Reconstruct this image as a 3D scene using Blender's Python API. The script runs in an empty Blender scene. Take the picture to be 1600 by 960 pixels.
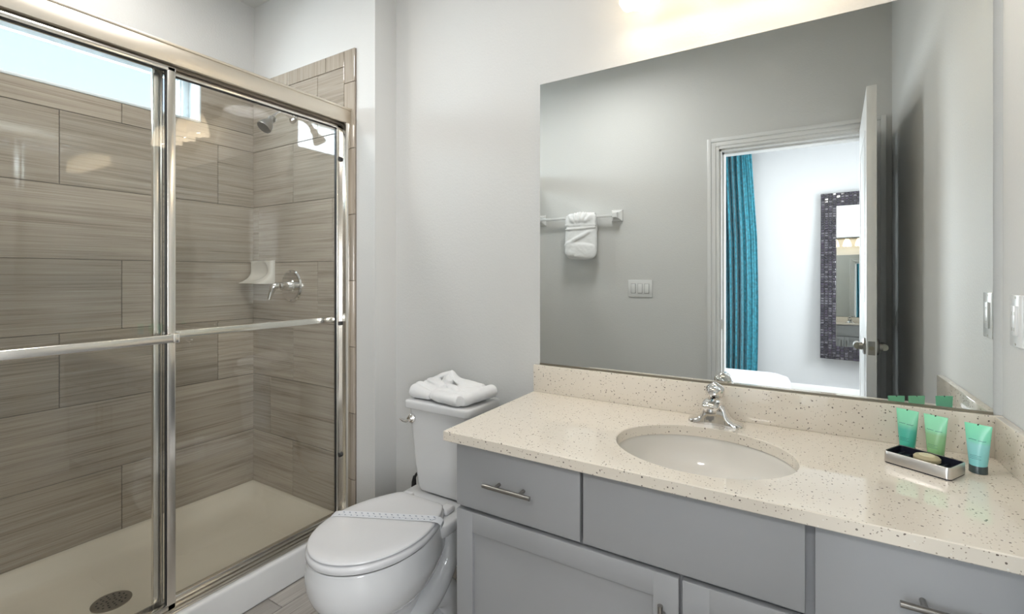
import bpy, bmesh, math, random
from mathutils import Vector, Matrix, noise
random.seed(7)
C = bpy.context.scene.collection
S = bpy.context.scene
PI = math.pi

# ------------------------------------------------------------------ camera
TH = math.radians(31.3)
EYE = 1.24
cam_data = bpy.data.cameras.new('camera')
cam = bpy.data.objects.new('camera', cam_data)
C.objects.link(cam)
cam.location = (0, 0, EYE)
cam.rotation_euler = (PI / 2, 0, TH)
cam_data.sensor_width = 36
cam_data.lens = 738 / 1600 * 36
cam_data.shift_y = -50 / 1600
cam_data.clip_start = 0.02
S.camera = cam

# ------------------------------------------------------------------ world, exposure
W = bpy.data.worlds.new('sky')
S.world = W
W.use_nodes = True
wn = W.node_tree
bg = wn.nodes['Background']
sky = wn.nodes.new('ShaderNodeTexSky')
sky.sky_type = 'NISHITA'
sky.sun_disc = False
sky.sun_elevation = math.radians(50)
sky.sun_rotation = math.radians(120)
sky.air_density = 1.0
sky.dust_density = 2.5
haze = wn.nodes.new('ShaderNodeMix')
haze.data_type = 'RGBA'
haze.inputs[0].default_value = 0.55
wn.links.new(sky.outputs[0], haze.inputs[6])
haze.inputs[7].default_value = (2.8, 2.85, 2.95, 1)
wn.links.new(haze.outputs[2], bg.inputs[0])
bg.inputs[1].default_value = 0.42
S.view_settings.view_transform = 'Standard'
S.view_settings.look = 'None'
S.view_settings.exposure = 0.07
S.view_settings.gamma = 1.0
S.view_settings.use_curve_mapping = False


def area(name, loc, rot, sx, sy, power, col):
    l = bpy.data.lights.new(name, 'AREA')
    l.shape = 'RECTANGLE'
    l.size = sx
    l.size_y = sy
    l.energy = power
    l.color = col
    o = bpy.data.objects.new(name, l)
    o.location = loc
    o.rotation_euler = rot
    C.objects.link(o)
    return o


# daylight outside the bedroom window (shines +Y into the bedroom and through the doorway)
area('daylight_bedroom_window', (-1.75, -2.76, 1.5), (PI / 2, 0, 0), 1.5, 1.5, 205, (0.90, 0.96, 1.0))
area('fill_bedroom_side_window', (1.64, -1.35, 1.5), (0, PI / 2, 0), 1.4, 1.2, 100, (0.94, 0.97, 1.0))  # added fill through a made-up side window, brightens toilet and kerb
# added fill for bedroom, bathroom and shower, each under a made-up ceiling fixture
area('bedroom_fill_ceiling_lamp', (-0.1, -1.35, 2.632), (0, 0, 0), 0.33, 0.33, 26, (1.0, 0.98, 0.95))
area('bathroom_fill_ceiling_lamp', (-1.05, 0.66, 2.632), (0, 0, 0), 0.33, 0.33, 11, (1.0, 0.98, 0.96))
area('shower_fill_ceiling_lamp', (-2.12, 0.72, 2.685), (0, 0, 0), 0.13, 0.13, 6.0, (1.0, 0.97, 0.93))
for o_ in list(C.objects):
    if o_.name.endswith('ceiling_lamp'):
        o_.data.shape = 'DISK'
area('daylight_shower_window', (-2.78, 0.67, 2.16), (0, -PI / 2, 0), 0.26, 1.0, 16, (0.85, 0.94, 1.0))


# ------------------------------------------------------------------ materials
def new_mat(name):
    m = bpy.data.materials.new(name)
    m.use_nodes = True
    nt = m.node_tree
    return m, nt, nt.nodes['Principled BSDF']


def basic(name, col, rough=0.5, metal=0.0, bump=0.0, bscale=200.0, spec=0.5, coat=0.0, tint_noise=0.0, sheen=0.0):
    m, nt, p = new_mat(name)
    p.inputs['Base Color'].default_value = (*col, 1)
    p.inputs['Roughness'].default_value = rough
    p.inputs['Metallic'].default_value = metal
    p.inputs['Specular IOR Level'].default_value = spec
    p.inputs['Coat Weight'].default_value = coat
    p.inputs['Sheen Weight'].default_value = sheen
    tc = nt.nodes.new('ShaderNodeTexCoord')
    if bump > 0:
        n = nt.nodes.new('ShaderNodeTexNoise')
        n.inputs['Scale'].default_value = bscale
        n.inputs['Detail'].default_value = 3
        b = nt.nodes.new('ShaderNodeBump')
        b.inputs['Strength'].default_value = bump
        b.inputs['Distance'].default_value = 0.002
        nt.links.new(tc.outputs['Object'], n.inputs['Vector'])
        nt.links.new(n.outputs['Fac'], b.inputs['Height'])
        nt.links.new(b.outputs['Normal'], p.inputs['Normal'])
    if tint_noise > 0:
        n2 = nt.nodes.new('ShaderNodeTexNoise')
        n2.inputs['Scale'].default_value = bscale * 0.3
        n2.inputs['Detail'].default_value = 5
        nt.links.new(tc.outputs['Object'], n2.inputs['Vector'])
        r = nt.nodes.new('ShaderNodeValToRGB')
        r.color_ramp.elements[0].position = 0.3
        r.color_ramp.elements[1].position = 0.7
        r.color_ramp.elements[0].color = (*[c * (1 - tint_noise) for c in col], 1)
        r.color_ramp.elements[1].color = (*[min(1, c * (1 + tint_noise)) for c in col], 1)
        nt.links.new(n2.outputs['Fac'], r.inputs['Fac'])
        nt.links.new(r.outputs['Color'], p.inputs['Base Color'])
    return m


def streaky(name, dark, mid, light, rough, su=1.1, sv=34.0, spec=0.5, tvar=0.12):
    """linear stone / wood-look streaks running along U of the UV map; 'tint' varies per tile"""
    m, nt, p = new_mat(name)
    uv = nt.nodes.new('ShaderNodeUVMap')
    L = nt.links.new
    mp = nt.nodes.new('ShaderNodeMapping')
    mp.inputs['Scale'].default_value = (su, sv, 1)
    L(uv.outputs[0], mp.inputs['Vector'])
    n1 = nt.nodes.new('ShaderNodeTexNoise')
    n1.inputs['Scale'].default_value = 1.0
    n1.inputs['Detail'].default_value = 8
    n1.inputs['Roughness'].default_value = 0.62
    n1.inputs['Distortion'].default_value = 1.3
    L(mp.outputs[0], n1.inputs['Vector'])
    mp2 = nt.nodes.new('ShaderNodeMapping')
    mp2.inputs['Scale'].default_value = (su * 2.4, sv * 6, 1)
    L(uv.outputs[0], mp2.inputs['Vector'])
    n2 = nt.nodes.new('ShaderNodeTexNoise')
    n2.inputs['Scale'].default_value = 1.0
    n2.inputs['Detail'].default_value = 4
    L(mp2.outputs[0], n2.inputs['Vector'])
    mix = nt.nodes.new('ShaderNodeMix')
    mix.data_type = 'FLOAT'
    mix.inputs[0].default_value = 0.38
    L(n1.outputs['Fac'], mix.inputs[2])
    L(n2.outputs['Fac'], mix.inputs[3])
    r = nt.nodes.new('ShaderNodeValToRGB')
    e = r.color_ramp.elements
    e[0].position = 0.36
    e[0].color = (*dark, 1)
    e[1].position = 0.64
    e[1].color = (*light, 1)
    em = e.new(0.47)
    em.color = (*mid, 1)
    L(mix.outputs[0], r.inputs['Fac'])
    at = nt.nodes.new('ShaderNodeAttribute')
    at.attribute_name = 'tint'
    mr = nt.nodes.new('ShaderNodeMapRange')
    mr.inputs[3].default_value = 1 - tvar
    mr.inputs[4].default_value = 1 + tvar
    L(at.outputs['Fac'], mr.inputs[0])
    vm = nt.nodes.new('ShaderNodeVectorMath')
    vm.operation = 'SCALE'
    L(r.outputs['Color'], vm.inputs[0])
    L(mr.outputs[0], vm.inputs['Scale'])
    L(vm.outputs[0], p.inputs['Base Color'])
    p.inputs['Roughness'].default_value = rough
    p.inputs['Specular IOR Level'].default_value = spec
    return m


def quartz_mat():
    m, nt, p = new_mat('speckled_quartz')
    L = nt.links.new
    tc = nt.nodes.new('ShaderNodeTexCoord')
    nd = nt.nodes.new('ShaderNodeTexNoise')
    nd.inputs['Scale'].default_value = 90
    L(tc.outputs['Object'], nd.inputs['Vector'])
    add = nt.nodes.new('ShaderNodeVectorMath')
    add.operation = 'MULTIPLY_ADD'
    add.inputs[1].default_value = (0.006, 0.006, 0.006)
    L(nd.outputs['Color'], add.inputs[0])
    L(tc.outputs['Object'], add.inputs[2])
    base = (0.76, 0.695, 0.60, 1)
    prev = None
    for k, (sc, thr, keep, col) in enumerate([(105, 0.20, 0.66, (0.17, 0.14, 0.12, 1)), (190, 0.24, 0.72, (0.36, 0.30, 0.24, 1)), (130, 0.18, 0.84, (0.82, 0.79, 0.72, 1))]):
        v = nt.nodes.new('ShaderNodeTexVoronoi')
        v.inputs['Scale'].default_value = sc
        L(add.outputs[0], v.inputs['Vector'])
        lt = nt.nodes.new('ShaderNodeMath')
        lt.operation = 'LESS_THAN'
        lt.inputs[1].default_value = thr
        L(v.outputs['Distance'], lt.inputs[0])
        sep = nt.nodes.new('ShaderNodeSeparateColor')
        L(v.outputs['Color'], sep.inputs[0])
        gt = nt.nodes.new('ShaderNodeMath')
        gt.operation = 'GREATER_THAN'
        gt.inputs[1].default_value = keep
        L(sep.outputs[0], gt.inputs[0])
        mu = nt.nodes.new('ShaderNodeMath')
        mu.operation = 'MULTIPLY'
        L(lt.outputs[0], mu.inputs[0])
        L(gt.outputs[0], mu.inputs[1])
        mx = nt.nodes.new('ShaderNodeMix')
        mx.data_type = 'RGBA'
        L(mu.outputs[0], mx.inputs[0])
        if prev is None:
            mx.inputs[6].default_value = base
        else:
            L(prev.outputs[2], mx.inputs[6])
        mx.inputs[7].default_value = col
        prev = mx
    L(prev.outputs[2], p.inputs['Base Color'])
    p.inputs['Roughness'].default_value = 0.045
    p.inputs['Specular IOR Level'].default_value = 0.8
    return m


def glass_mat(name, tint, f0=0.05):
    """thin sheet glass: tinted transparency + Schlick reflection"""
    m = bpy.data.materials.new(name)
    m.use_nodes = True
    nt = m.node_tree
    nt.nodes.clear()
    L = nt.links.new
    out = nt.nodes.new('ShaderNodeOutputMaterial')
    tr = nt.nodes.new('ShaderNodeBsdfTransparent')
    tr.inputs[0].default_value = (*tint, 1)
    gl = nt.nodes.new('ShaderNodeBsdfGlossy')
    gl.inputs['Roughness'].default_value = 0.0
    lw = nt.nodes.new('ShaderNodeLayerWeight')
    lw.inputs['Blend'].default_value = 0.5
    pw = nt.nodes.new('ShaderNodeMath')
    pw.operation = 'POWER'
    pw.inputs[1].default_value = 5
    L(lw.outputs['Facing'], pw.inputs[0])
    ma = nt.nodes.new('ShaderNodeMath')
    ma.operation = 'MULTIPLY_ADD'
    ma.inputs[1].default_value = 1 - f0
    ma.inputs[2].default_value = f0
    L(pw.outputs[0], ma.inputs[0])
    mx = nt.nodes.new('ShaderNodeMixShader')
    L(ma.outputs[0], mx.inputs[0])
    L(tr.outputs[0], mx.inputs[1])
    L(gl.outputs[0], mx.inputs[2])
    L(mx.outputs[0], out.inputs[0])
    return m


def shade_mat():
    m = bpy.data.materials.new('opal_glass_shade')
    m.use_nodes = True
    nt = m.node_tree
    nt.nodes.clear()
    L = nt.links.new
    out = nt.nodes.new('ShaderNodeOutputMaterial')
    df = nt.nodes.new('ShaderNodeBsdfDiffuse')
    df.inputs[0].default_value = (0.9, 0.86, 0.78, 1)
    tl = nt.nodes.new('ShaderNodeBsdfTranslucent')
    tl.inputs[0].default_value = (0.95, 0.88, 0.74, 1)
    em = nt.nodes.new('ShaderNodeEmission')
    em.inputs[0].default_value = (1.0, 0.88, 0.71, 1)
    em.inputs[1].default_value = 2.1
    geo = nt.nodes.new('ShaderNodeNewGeometry')
    sxyz = nt.nodes.new('ShaderNodeSeparateXYZ')
    L(geo.outputs['Position'], sxyz.inputs[0])
    mrg = nt.nodes.new('ShaderNodeMapRange')
    mrg.inputs[1].default_value = 2.10
    mrg.inputs[2].default_value = 2.22
    mrg.inputs[3].default_value = 2.1
    mrg.inputs[4].default_value = 0.7
    L(sxyz.outputs['Z'], mrg.inputs[0])
    L(mrg.outputs[0], em.inputs[1])
    m1 = nt.nodes.new('ShaderNodeMixShader')
    m1.inputs[0].default_value = 0.5
    L(df.outputs[0], m1.inputs[1])
    L(tl.outputs[0], m1.inputs[2])
    ad = nt.nodes.new('ShaderNodeAddShader')
    L(m1.outputs[0], ad.inputs[0])
    L(em.outputs[0], ad.inputs[1])
    L(ad.outputs[0], out.inputs[0])
    return m


def emit(name, col, s):
    m = bpy.data.materials.new(name)
    m.use_nodes = True
    nt = m.node_tree
    nt.nodes.clear()
    out = nt.nodes.new('ShaderNodeOutputMaterial')
    em = nt.nodes.new('ShaderNodeEmission')
    em.inputs[0].default_value = (*col, 1)
    em.inputs[1].default_value = s
    nt.links.new(em.outputs[0], out.inputs[0])
    return m


def gradient_z(name, stops, rough, alpha_like=0.0):
    m, nt, p = new_mat(name)
    tc = nt.nodes.new('ShaderNodeTexCoord')
    sp = nt.nodes.new('ShaderNodeSeparateXYZ')
    r = nt.nodes.new('ShaderNodeValToRGB')
    mr = nt.nodes.new('ShaderNodeMapRange')
    mr.inputs[1].default_value = 0.018
    mr.inputs[2].default_value = 0.108
    nt.links.new(tc.outputs['Object'], sp.inputs[0])
    nt.links.new(sp.outputs['Z'], mr.inputs[0])
    nt.links.new(mr.outputs[0], r.inputs['Fac'])
    e = r.color_ramp.elements
    e[0].position, e[0].color = stops[0][0], (*stops[0][1], 1)
    e[1].position, e[1].color = stops[-1][0], (*stops[-1][1], 1)
    for pos, c in stops[1:-1]:
        k = e.new(pos)
        k.color = (*c, 1)
    nt.links.new(r.outputs['Color'], p.inputs['Base Color'])
    p.inputs['Roughness'].default_value = rough
    return m


M = {}
M['paint'] = basic('wall_paint', (0.665, 0.665, 0.65), 0.60, bump=0.35, bscale=130, spec=0.3)
M['ceil'] = basic('ceiling_paint', (0.68, 0.68, 0.66), 0.8, bump=0.2, bscale=120)
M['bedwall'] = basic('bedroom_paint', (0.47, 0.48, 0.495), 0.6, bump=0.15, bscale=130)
M['trim'] = basic('white_trim', (0.74, 0.74, 0.73), 0.30)
M['leaf'] = basic('white_door', (0.74, 0.74, 0.74), 0.32)
M['tile'] = streaky('linear_stone_tile', (0.235, 0.195, 0.153), (0.365, 0.315, 0.256), (0.47, 0.415, 0.345), 0.035, su=1.2, sv=46, spec=0.55)
M['grout'] = basic('grey_brown_grout', (0.19, 0.155, 0.125), 0.8)
M['floor'] = streaky('plank_tile', (0.20, 0.18, 0.16), (0.36, 0.33, 0.30), (0.48, 0.455, 0.42), 0.35, su=1.3, sv=30, tvar=0.15)
M['carpet'] = basic('carpet', (0.45, 0.42, 0.38), 0.95, bump=0.6, bscale=300)
M['quartz'] = quartz_mat()
M['cab'] = basic('grey_cabinet_paint', (0.365, 0.37, 0.38), 0.38, bump=0.05, bscale=60)
M['cabdark'] = basic('cabinet_carcass_grey', (0.30, 0.305, 0.32), 0.5)
M['nickel'] = basic('brushed_nickel', (0.33, 0.315, 0.295), 0.30, 1.0)
M['satin'] = basic('satin_champagne_aluminium', (0.78, 0.715, 0.62), 0.38, 1.0)
M['polish'] = basic('bright_aluminium', (0.86, 0.83, 0.78), 0.20, 1.0)
M['chrome'] = basic('chrome', (0.80, 0.78, 0.76), 0.05, 1.0)
M['pan'] = basic('biscuit_acrylic', (0.66, 0.60, 0.49), 0.22)
M['curb'] = basic('white_acrylic', (0.72, 0.72, 0.71), 0.2)
M['porcelain'] = basic('white_porcelain', (0.74, 0.745, 0.75), 0.07, coat=0.3)
M['seat'] = basic('white_seat_plastic', (0.72, 0.72, 0.73), 0.18)
M['basin'] = basic('biscuit_porcelain', (0.74, 0.71, 0.655), 0.08)
M['ceramic'] = basic('glazed_ceramic', (0.70, 0.67, 0.60), 0.10)
M['whitecer'] = basic('white_glazed_ceramic', (0.75, 0.75, 0.74), 0.12)
M['mirror'] = basic('mirror_silver', (0.80, 0.825, 0.815), 0.0, 1.0)
M['rubber'] = basic('black_rubber', (0.015, 0.015, 0.017), 0.45)
M['terry'] = basic('white_terry', (0.88, 0.88, 0.88), 0.95, bump=0.8, bscale=500, sheen=0.3)
M['plate'] = basic('white_plate_plastic', (0.78, 0.78, 0.77), 0.22)
M['curtain'] = basic('teal_crushed_velvet', (0.010, 0.165, 0.225), 0.55, bump=0.6, bscale=120, tint_noise=0.45, sheen=0.3)
M['mosaic'] = basic('black_glass_mosaic', (0.035, 0.032, 0.042), 0.12)
M['frameback'] = basic('dark_frame_core', (0.02, 0.018, 0.02), 0.5)
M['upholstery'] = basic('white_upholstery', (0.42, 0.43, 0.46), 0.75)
M['glass'] = glass_mat('clear_sheet_glass', (0.985, 0.992, 0.986), 0.055)
M['winglass'] = glass_mat('window_glass', (0.96, 0.99, 1.0), 0.04)
M['shade'] = shade_mat()
M['bulb'] = emit('lamp_bulb', (1.0, 0.80, 0.52), 7.0)
M['diffuser'] = emit('added_lamp_diffuser', (1.0, 0.96, 0.90), 2.0)  # glow of the added ceiling fixtures
M['tubeA'] = gradient_z('teal_tube', [(0, (0.05, 0.42, 0.30)), (0.45, (0.09, 0.47, 0.36)), (0.62, (0.25, 0.66, 0.44)), (1, (0.27, 0.74, 0.47))], 0.3)
M['tubeB'] = gradient_z('lime_tube', [(0, (0.24, 0.46, 0.20)), (0.5, (0.28, 0.52, 0.27)), (0.62, (0.30, 0.70, 0.45)), (1, (0.30, 0.76, 0.48))], 0.3)
M['tubeC'] = gradient_z('aqua_tube', [(0, (0.22, 0.56, 0.56)), (0.5, (0.28, 0.62, 0.60)), (0.62, (0.22, 0.66, 0.47)), (1, (0.24, 0.74, 0.47))], 0.3)
M['cap'] = basic('dark_green_cap', (0.045, 0.065, 0.065), 0.3)
M['ink'] = basic('printed_ink', (0.02, 0.10, 0.12), 0.5)
M['hole'] = basic('black_hole', (0.01, 0.01, 0.01), 0.9)
M['traymetal'] = basic('brushed_tray_metal', (0.66, 0.63, 0.60), 0.3, 1.0)
M['trayblack'] = basic('black_tray_liner', (0.012, 0.013, 0.022), 0.25)
M['soap'] = basic('olive_soap', (0.42, 0.36, 0.22), 0.5)
M['soaplabel'] = basic('soap_label', (0.66, 0.58, 0.40), 0.5)
M['paper'] = basic('white_paper', (0.72, 0.74, 0.78), 0.6)
M['paperdots'] = basic('grey_blue_print', (0.20, 0.24, 0.32), 0.6)
M['drain'] = basic('dull_steel', (0.30, 0.27, 0.22), 0.40, 1.0)
M['winframe'] = basic('white_vinyl', (0.70, 0.77, 0.80), 0.35)

# ------------------------------------------------------------------ builders
WO = {}      # world origin of each parent


def merge(bm, tmp, mat=0, T=None):
    if T is not None:
        bmesh.ops.transform(tmp, matrix=T, verts=tmp.verts)
    for f in tmp.faces:
        f.material_index = mat
    me = bpy.data.meshes.new('tmp')
    tmp.to_mesh(me)
    tmp.free()
    bm.from_mesh(me)
    bpy.data.meshes.remove(me)


def box(bm, x0, x1, y0, y1, z0, z1, bev=0.0, seg=2, mat=0, T=None):
    t = bmesh.new()
    v = [t.verts.new((x, y, z)) for x in (x0, x1) for y in (y0, y1) for z in (z0, z1)]
    for q in ((0, 1, 3, 2), (4, 6, 7, 5), (0, 4, 5, 1), (2, 3, 7, 6), (0, 2, 6, 4), (1, 5, 7, 3)):
        t.faces.new([v[i] for i in q])
    if bev > 0:
        bmesh.ops.bevel(t, geom=list(t.edges), offset=bev, segments=seg, profile=0.5, affect='EDGES')
    merge(bm, t, mat, T)
    return bm


def loft(bm, rings, cap=True, mat=0, T=None, closed=True):
    t = bmesh.new()
    R = [[t.verts.new(p) for p in r] for r in rings]
    n = len(R[0])
    for a, b in zip(R[:-1], R[1:]):
        for i in range(n if closed else n - 1):
            j = (i + 1) % n
            t.faces.new((a[i], a[j], b[j], b[i]))
    if cap:
        t.faces.new(list(reversed(R[0])))
        t.faces.new(R[-1])
    bmesh.ops.recalc_face_normals(t, faces=t.faces)
    merge(bm, t, mat, T)


def smooth_pts(pts, k=6):
    out = []
    n = len(pts)
    for i in range(n - 1):
        p0 = Vector(pts[max(0, i - 1)]); p1 = Vector(pts[i]); p2 = Vector(pts[i + 1]); p3 = Vector(pts[min(n - 1, i + 2)])
        for j in range(k):
            t = j / k
            out.append(0.5 * ((2 * p1) + (-p0 + p2) * t + (2 * p0 - 5 * p1 + 4 * p2 - p3) * t * t + (-p0 + 3 * p1 - 3 * p2 + p3) * t ** 3))
    out.append(Vector(pts[-1]))
    return out


def tube(bm, pts, r, n=14, mat=0, T=None, smooth=0, flat=1.0, up=(0, 0, 1)):
    """r: number or list (per control point). flat squeezes the section along 'up'"""
    if not isinstance(r, (list, tuple)):
        r = [r] * len(pts)
    if smooth:
        q = smooth_pts([(*p, rr) if len(p) == 3 else p for p, rr in zip([tuple(p) for p in pts], r)] if False else [Vector((*p, rr)) for p, rr in zip(pts, r)], smooth)
        pts = [Vector(v[:3]) for v in q]
        r = [max(1e-4, v[3]) for v in q]
    pts = [Vector(p) for p in pts]
    rings = []
    nrm = None
    for i, p in enumerate(pts):
        d = (pts[min(i + 1, len(pts) - 1)] - pts[max(i - 1, 0)]).normalized()
        if nrm is None:
            u = Vector(up)
            if abs(d.dot(u)) > 0.95:
                u = Vector((1, 0, 0)) if abs(d.x) < 0.9 else Vector((0, 1, 0))
            nrm = (u - d * u.dot(d)).normalized()
        else:
            nrm = (nrm - d * nrm.dot(d)).normalized()
        b = d.cross(nrm)
        rings.append([p + nrm * math.cos(2 * PI * k / n) * r[i] * flat + b * math.sin(2 * PI * k / n) * r[i] for k in range(n)])
    loft(bm, rings, True, mat, T)


def lathe(bm, prof, cx=0, cy=0, cz=0, n=32, sx=1.0, sy=1.0, mat=0, T=None, cap=True):
    rings = [[(cx + r * sx * math.cos(2 * PI * k / n), cy + r * sy * math.sin(2 * PI * k / n), cz + z) for k in range(n)] for r, z in prof]
    loft(bm, rings, cap, mat, T)


def empty(name, loc, parent=None):
    o = bpy.data.objects.new(name, None)
    C.objects.link(o)
    o.empty_display_size = 0.05
    if parent:
        o.parent = parent
        o.location = Vector(loc) - WO[parent.name]
    else:
        o.location = loc
    WO[o.name] = Vector(loc)
    return o


def tag(o, label=None, cat=None, group=None, kind=None):
    if label: o['label'] = label
    if cat: o['category'] = cat
    if group: o['group'] = group
    if kind: o['kind'] = kind
    return o


def obj(name, bm, mats, parent=None, origin=None, sharp=38):
    """bm is authored in world coordinates; the mesh is shifted to the object's own origin"""
    if not isinstance(mats, (list, tuple)):
        mats = [mats]
    if origin is None:
        origin = WO[parent.name] if parent else Vector((0, 0, 0))
    origin = Vector(origin)
    bmesh.ops.transform(bm, matrix=Matrix.Translation(-origin), verts=bm.verts)
    bmesh.ops.recalc_face_normals(bm, faces=bm.faces)
    a = math.radians(sharp)
    for f in bm.faces:
        f.smooth = True
    for e in bm.edges:
        e.smooth = len(e.link_faces) == 2 and e.calc_face_angle(0) < a
    me = bpy.data.meshes.new(name)
    bm.to_mesh(me)
    bm.free()
    for m in mats:
        me.materials.append(m)
    o = bpy.data.objects.new(name, me)
    C.objects.link(o)
    o.location = origin - (WO[parent.name] if parent else Vector((0, 0, 0)))
    if parent:
        o.parent = parent
    WO[o.name] = origin
    return o


def bx(name, mat, x0, x1, y0, y1, z0, z1, parent=None, bev=0.0, origin=None):
    return obj(name, box(bmesh.new(), x0, x1, y0, y1, z0, z1, bev), mat, parent, origin)


def struct(o):
    o['kind'] = 'structure'
    return o


# ------------------------------------------------------------------ dimensions
XR = 0.424          # right wall
YB = 1.604          # mirror wall
YF = -0.02          # doorway wall
XS = -1.608         # end face of the stub wall
YH = 1.475          # shower-head wall
XL = -2.548         # window wall
ZC = 2.70
BY = -2.62          # bedroom far wall
TT = 2.278          # top of the tiling
DX0, DX1, DH = -0.43, 0.33, 2.03

# ------------------------------------------------------------------ room shell
struct(bx('wall_back', M['paint'], XS, XR + 0.1, YB, YB + 0.1, 0, ZC))
struct(bx('wall_shower_head', M['paint'], XL - 0.12, XS, YH, YB + 0.1, 0, ZC))
struct(bx('wall_right', M['paint'], XR, XR + 0.1, YF, YB, 0, ZC))
WY0, WY1, WZ0, WZ1 = 0.15, 1.195, 2.0, TT
b = bmesh.new()
box(b, XL - 0.12, XL, YF, YH, 0, WZ0)
box(b, XL - 0.12, XL, YF, YH, WZ1, ZC)
box(b, XL - 0.12, XL, YF, WY0, WZ0, WZ1)
box(b, XL - 0.12, XL, WY1, YH, WZ0, WZ1)
struct(obj('wall_left', b, M['paint']))
b = bmesh.new()
box(b, XL - 0.12, DX0, YF - 0.12, YF, 0, ZC)
box(b, DX1, 1.6, YF - 0.12, YF, 0, ZC)
box(b, DX0, DX1, YF - 0.12, YF, DH, ZC)
struct(obj('wall_front', b, M['paint']))
struct(bx('ceiling', M['ceil'], XL - 0.12, 1.6, BY - 0.1, YB + 0.1, ZC, ZC + 0.1))

# bathroom floor: plank tiles running towards the mirror wall
def tiles(name, rects, frame, thick, gap, uvdir, mats, parent=None, grout=None, seed=1):
    """rects: (u0,u1,v0,v1,vertical) in the plane; frame(u,v,w)->world point (w out of the plane)"""
    rnd = random.Random(seed)
    bm = bmesh.new()
    uvl = bm.loops.layers.uv.new('UVMap')
    tl = bm.faces.layers.float.new('tint')
    for (u0, u1, v0, v1, vert) in rects:
        ou, ov, ti = rnd.uniform(0, 50), rnd.uniform(0, 50), rnd.random()
        g = gap / 2
        c = 0.0012
        lo = [(u0 + g, v0 + g), (u1 - g, v0 + g), (u1 - g, v1 - g), (u0 + g, v1 - g)]
        hi = [(u0 + g + c, v0 + g + c), (u1 - g - c, v0 + g + c), (u1 - g - c, v1 - g - c), (u0 + g + c, v1 - g - c)]
        A = [bm.verts.new(frame(u, v, 0)) for u, v in lo]
        B_ = [bm.verts.new(frame(u, v, thick - c)) for u, v in lo]
        D = [bm.verts.new(frame(u, v, thick)) for u, v in hi]
        fs = [bm.faces.new(D)]
        for i in range(4):
            j = (i + 1) % 4
            fs.append(bm.faces.new((A[i], A[j], B_[j], B_[i])))
            fs.append(bm.faces.new((B_[i], B_[j], D[j], D[i])))
        uvs = {}
        for vs, pts in ((A, lo), (B_, lo), (D, hi)):
            for vv, (u, v) in zip(vs, pts):
                uvs[vv] = (v + ou, u + ov) if vert else (u + ou, v + ov)
        for f in fs:
            f[tl] = ti
            for l in f.loops:
                l[uvl].uv = uvs[l.vert]
    o = obj(name, bm, mats, parent, sharp=20)
    return o


fl = struct(bx('floor', M['grout'], XL - 0.12, XR + 0.1, YF - 0.12, YB + 0.1, -0.1, -0.009))
rects = []
k = 0
x = XL
while x < XR:
    y = YF - 0.12 - [0, 0.3, 0.6][k % 3]
    while y < YB:
        rects.append((max(y, YF - 0.12), min(y + 0.9, YB), x, min(x + 0.15, XR), False))
        y += 0.9
    x += 0.15
    k += 1
tiles('floor_planks', rects, lambda u, v, w: (v, u, -0.009 + w), 0.009, 0.003, 'u', M['floor'], fl, seed=5)

# ---- shower tiling
def rows(u_min, u_max, offs, holes, bull_u=None):
    out = []
    z0 = 0.105
    for r in range(7):
        a, bb = z0 + 0.3 * r, z0 + 0.3 * (r + 1)
        j = offs[r]
        while j > u_min: j -= 0.606
        u = j
        while u < u_max:
            p, q = max(u, u_min), min(u + 0.606, u_max)
            if q - p > 0.012:
                out.append((p, q, a, bb, False))
            u += 0.606
    # bullnose row on top, grain upright
    u = u_min
    while u < u_max - 0.01:
        out.append((u, min(u + 0.303, u_max), 2.205, TT, True))
        u += 0.303
    if holes:
        h0, h1, g0, g1 = holes
        res = []
        for (p, q, a, bb, vt) in out:
            if q <= h0 or p >= h1 or bb <= g0 or a >= g1:
                res.append((p, q, a, bb, vt)); continue
            if a < g0: res.append((p, q, a, g0, vt))
            lo, hi = max(a, g0), bb
            if p < h0 - 0.01: res.append((p, h0, lo, hi, vt))
            if q > h1 + 0.01: res.append((h1, q, lo, hi, vt))
        out = res
    return out


offL = [0.881, 0.474, 0.676, 0.881, 1.08, 0.676, 0.881]
sub = bmesh.new()
G = 0.004
box(sub, XL, XL + G, YF, YH, 0, WZ0)
box(sub, XL, XL + G, WY1, YH, WZ0, TT)
box(sub, XL, XL + G, YF, WY0, WZ0, TT)
bl = bpy.data.objects['wall_left']
gl = struct(obj('tile_grout', sub, M['grout'], bl))
tiles('tile_cladding', rows(YF, YH - 0.008, offL, (WY0, WY1, WZ0, 9)), lambda u, v, w: (XL + 0.002 + w, u, v), 0.008, 0.0025, 'u', M['tile'], bl, seed=11)
bh = bpy.data.objects['wall_shower_head']
XT = -1.729        # right edge of the tiled field
struct(bx('tile_grout', M['grout'], XL, XT, YH - G, YH, 0, TT - 0.001, bh))
offH = [XL + 0.36, XL + 0.17, XL + 0.364, XL + 0.556, XL + 0.06, XL + 0.364, XL + 0.556]
rr = [(p, q, a, c_, vt) for (p, q, a, c_, vt) in rows(XL + 0.009, XT - 0.072, offH, None)]
zz = 0.0
while zz < TT - 0.1:
    rr.append((XT - 0.072, XT, max(zz, 0.002), min(zz + 0.3035, TT), True))
    zz += 0.3035
tiles('tile_cladding', rr, lambda u, v, w: (u, YH - 0.002 - w, v), 0.009, 0.0025, 'u', M['tile'], bh, seed=23)
# tiling on the doorway-side end of the shower
bf = bpy.data.objects['wall_front']
struct(bx('tile_grout', M['grout'], XL, XT, YF, YF + G, 0, TT, bf))
tiles('tile_cladding', rows(XL + 0.009, XT, offH, None), lambda u, v, w: (u, YF + 0.002 + w, v), 0.008, 0.0025, 'u', M['tile'], bf, seed=31)

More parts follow.
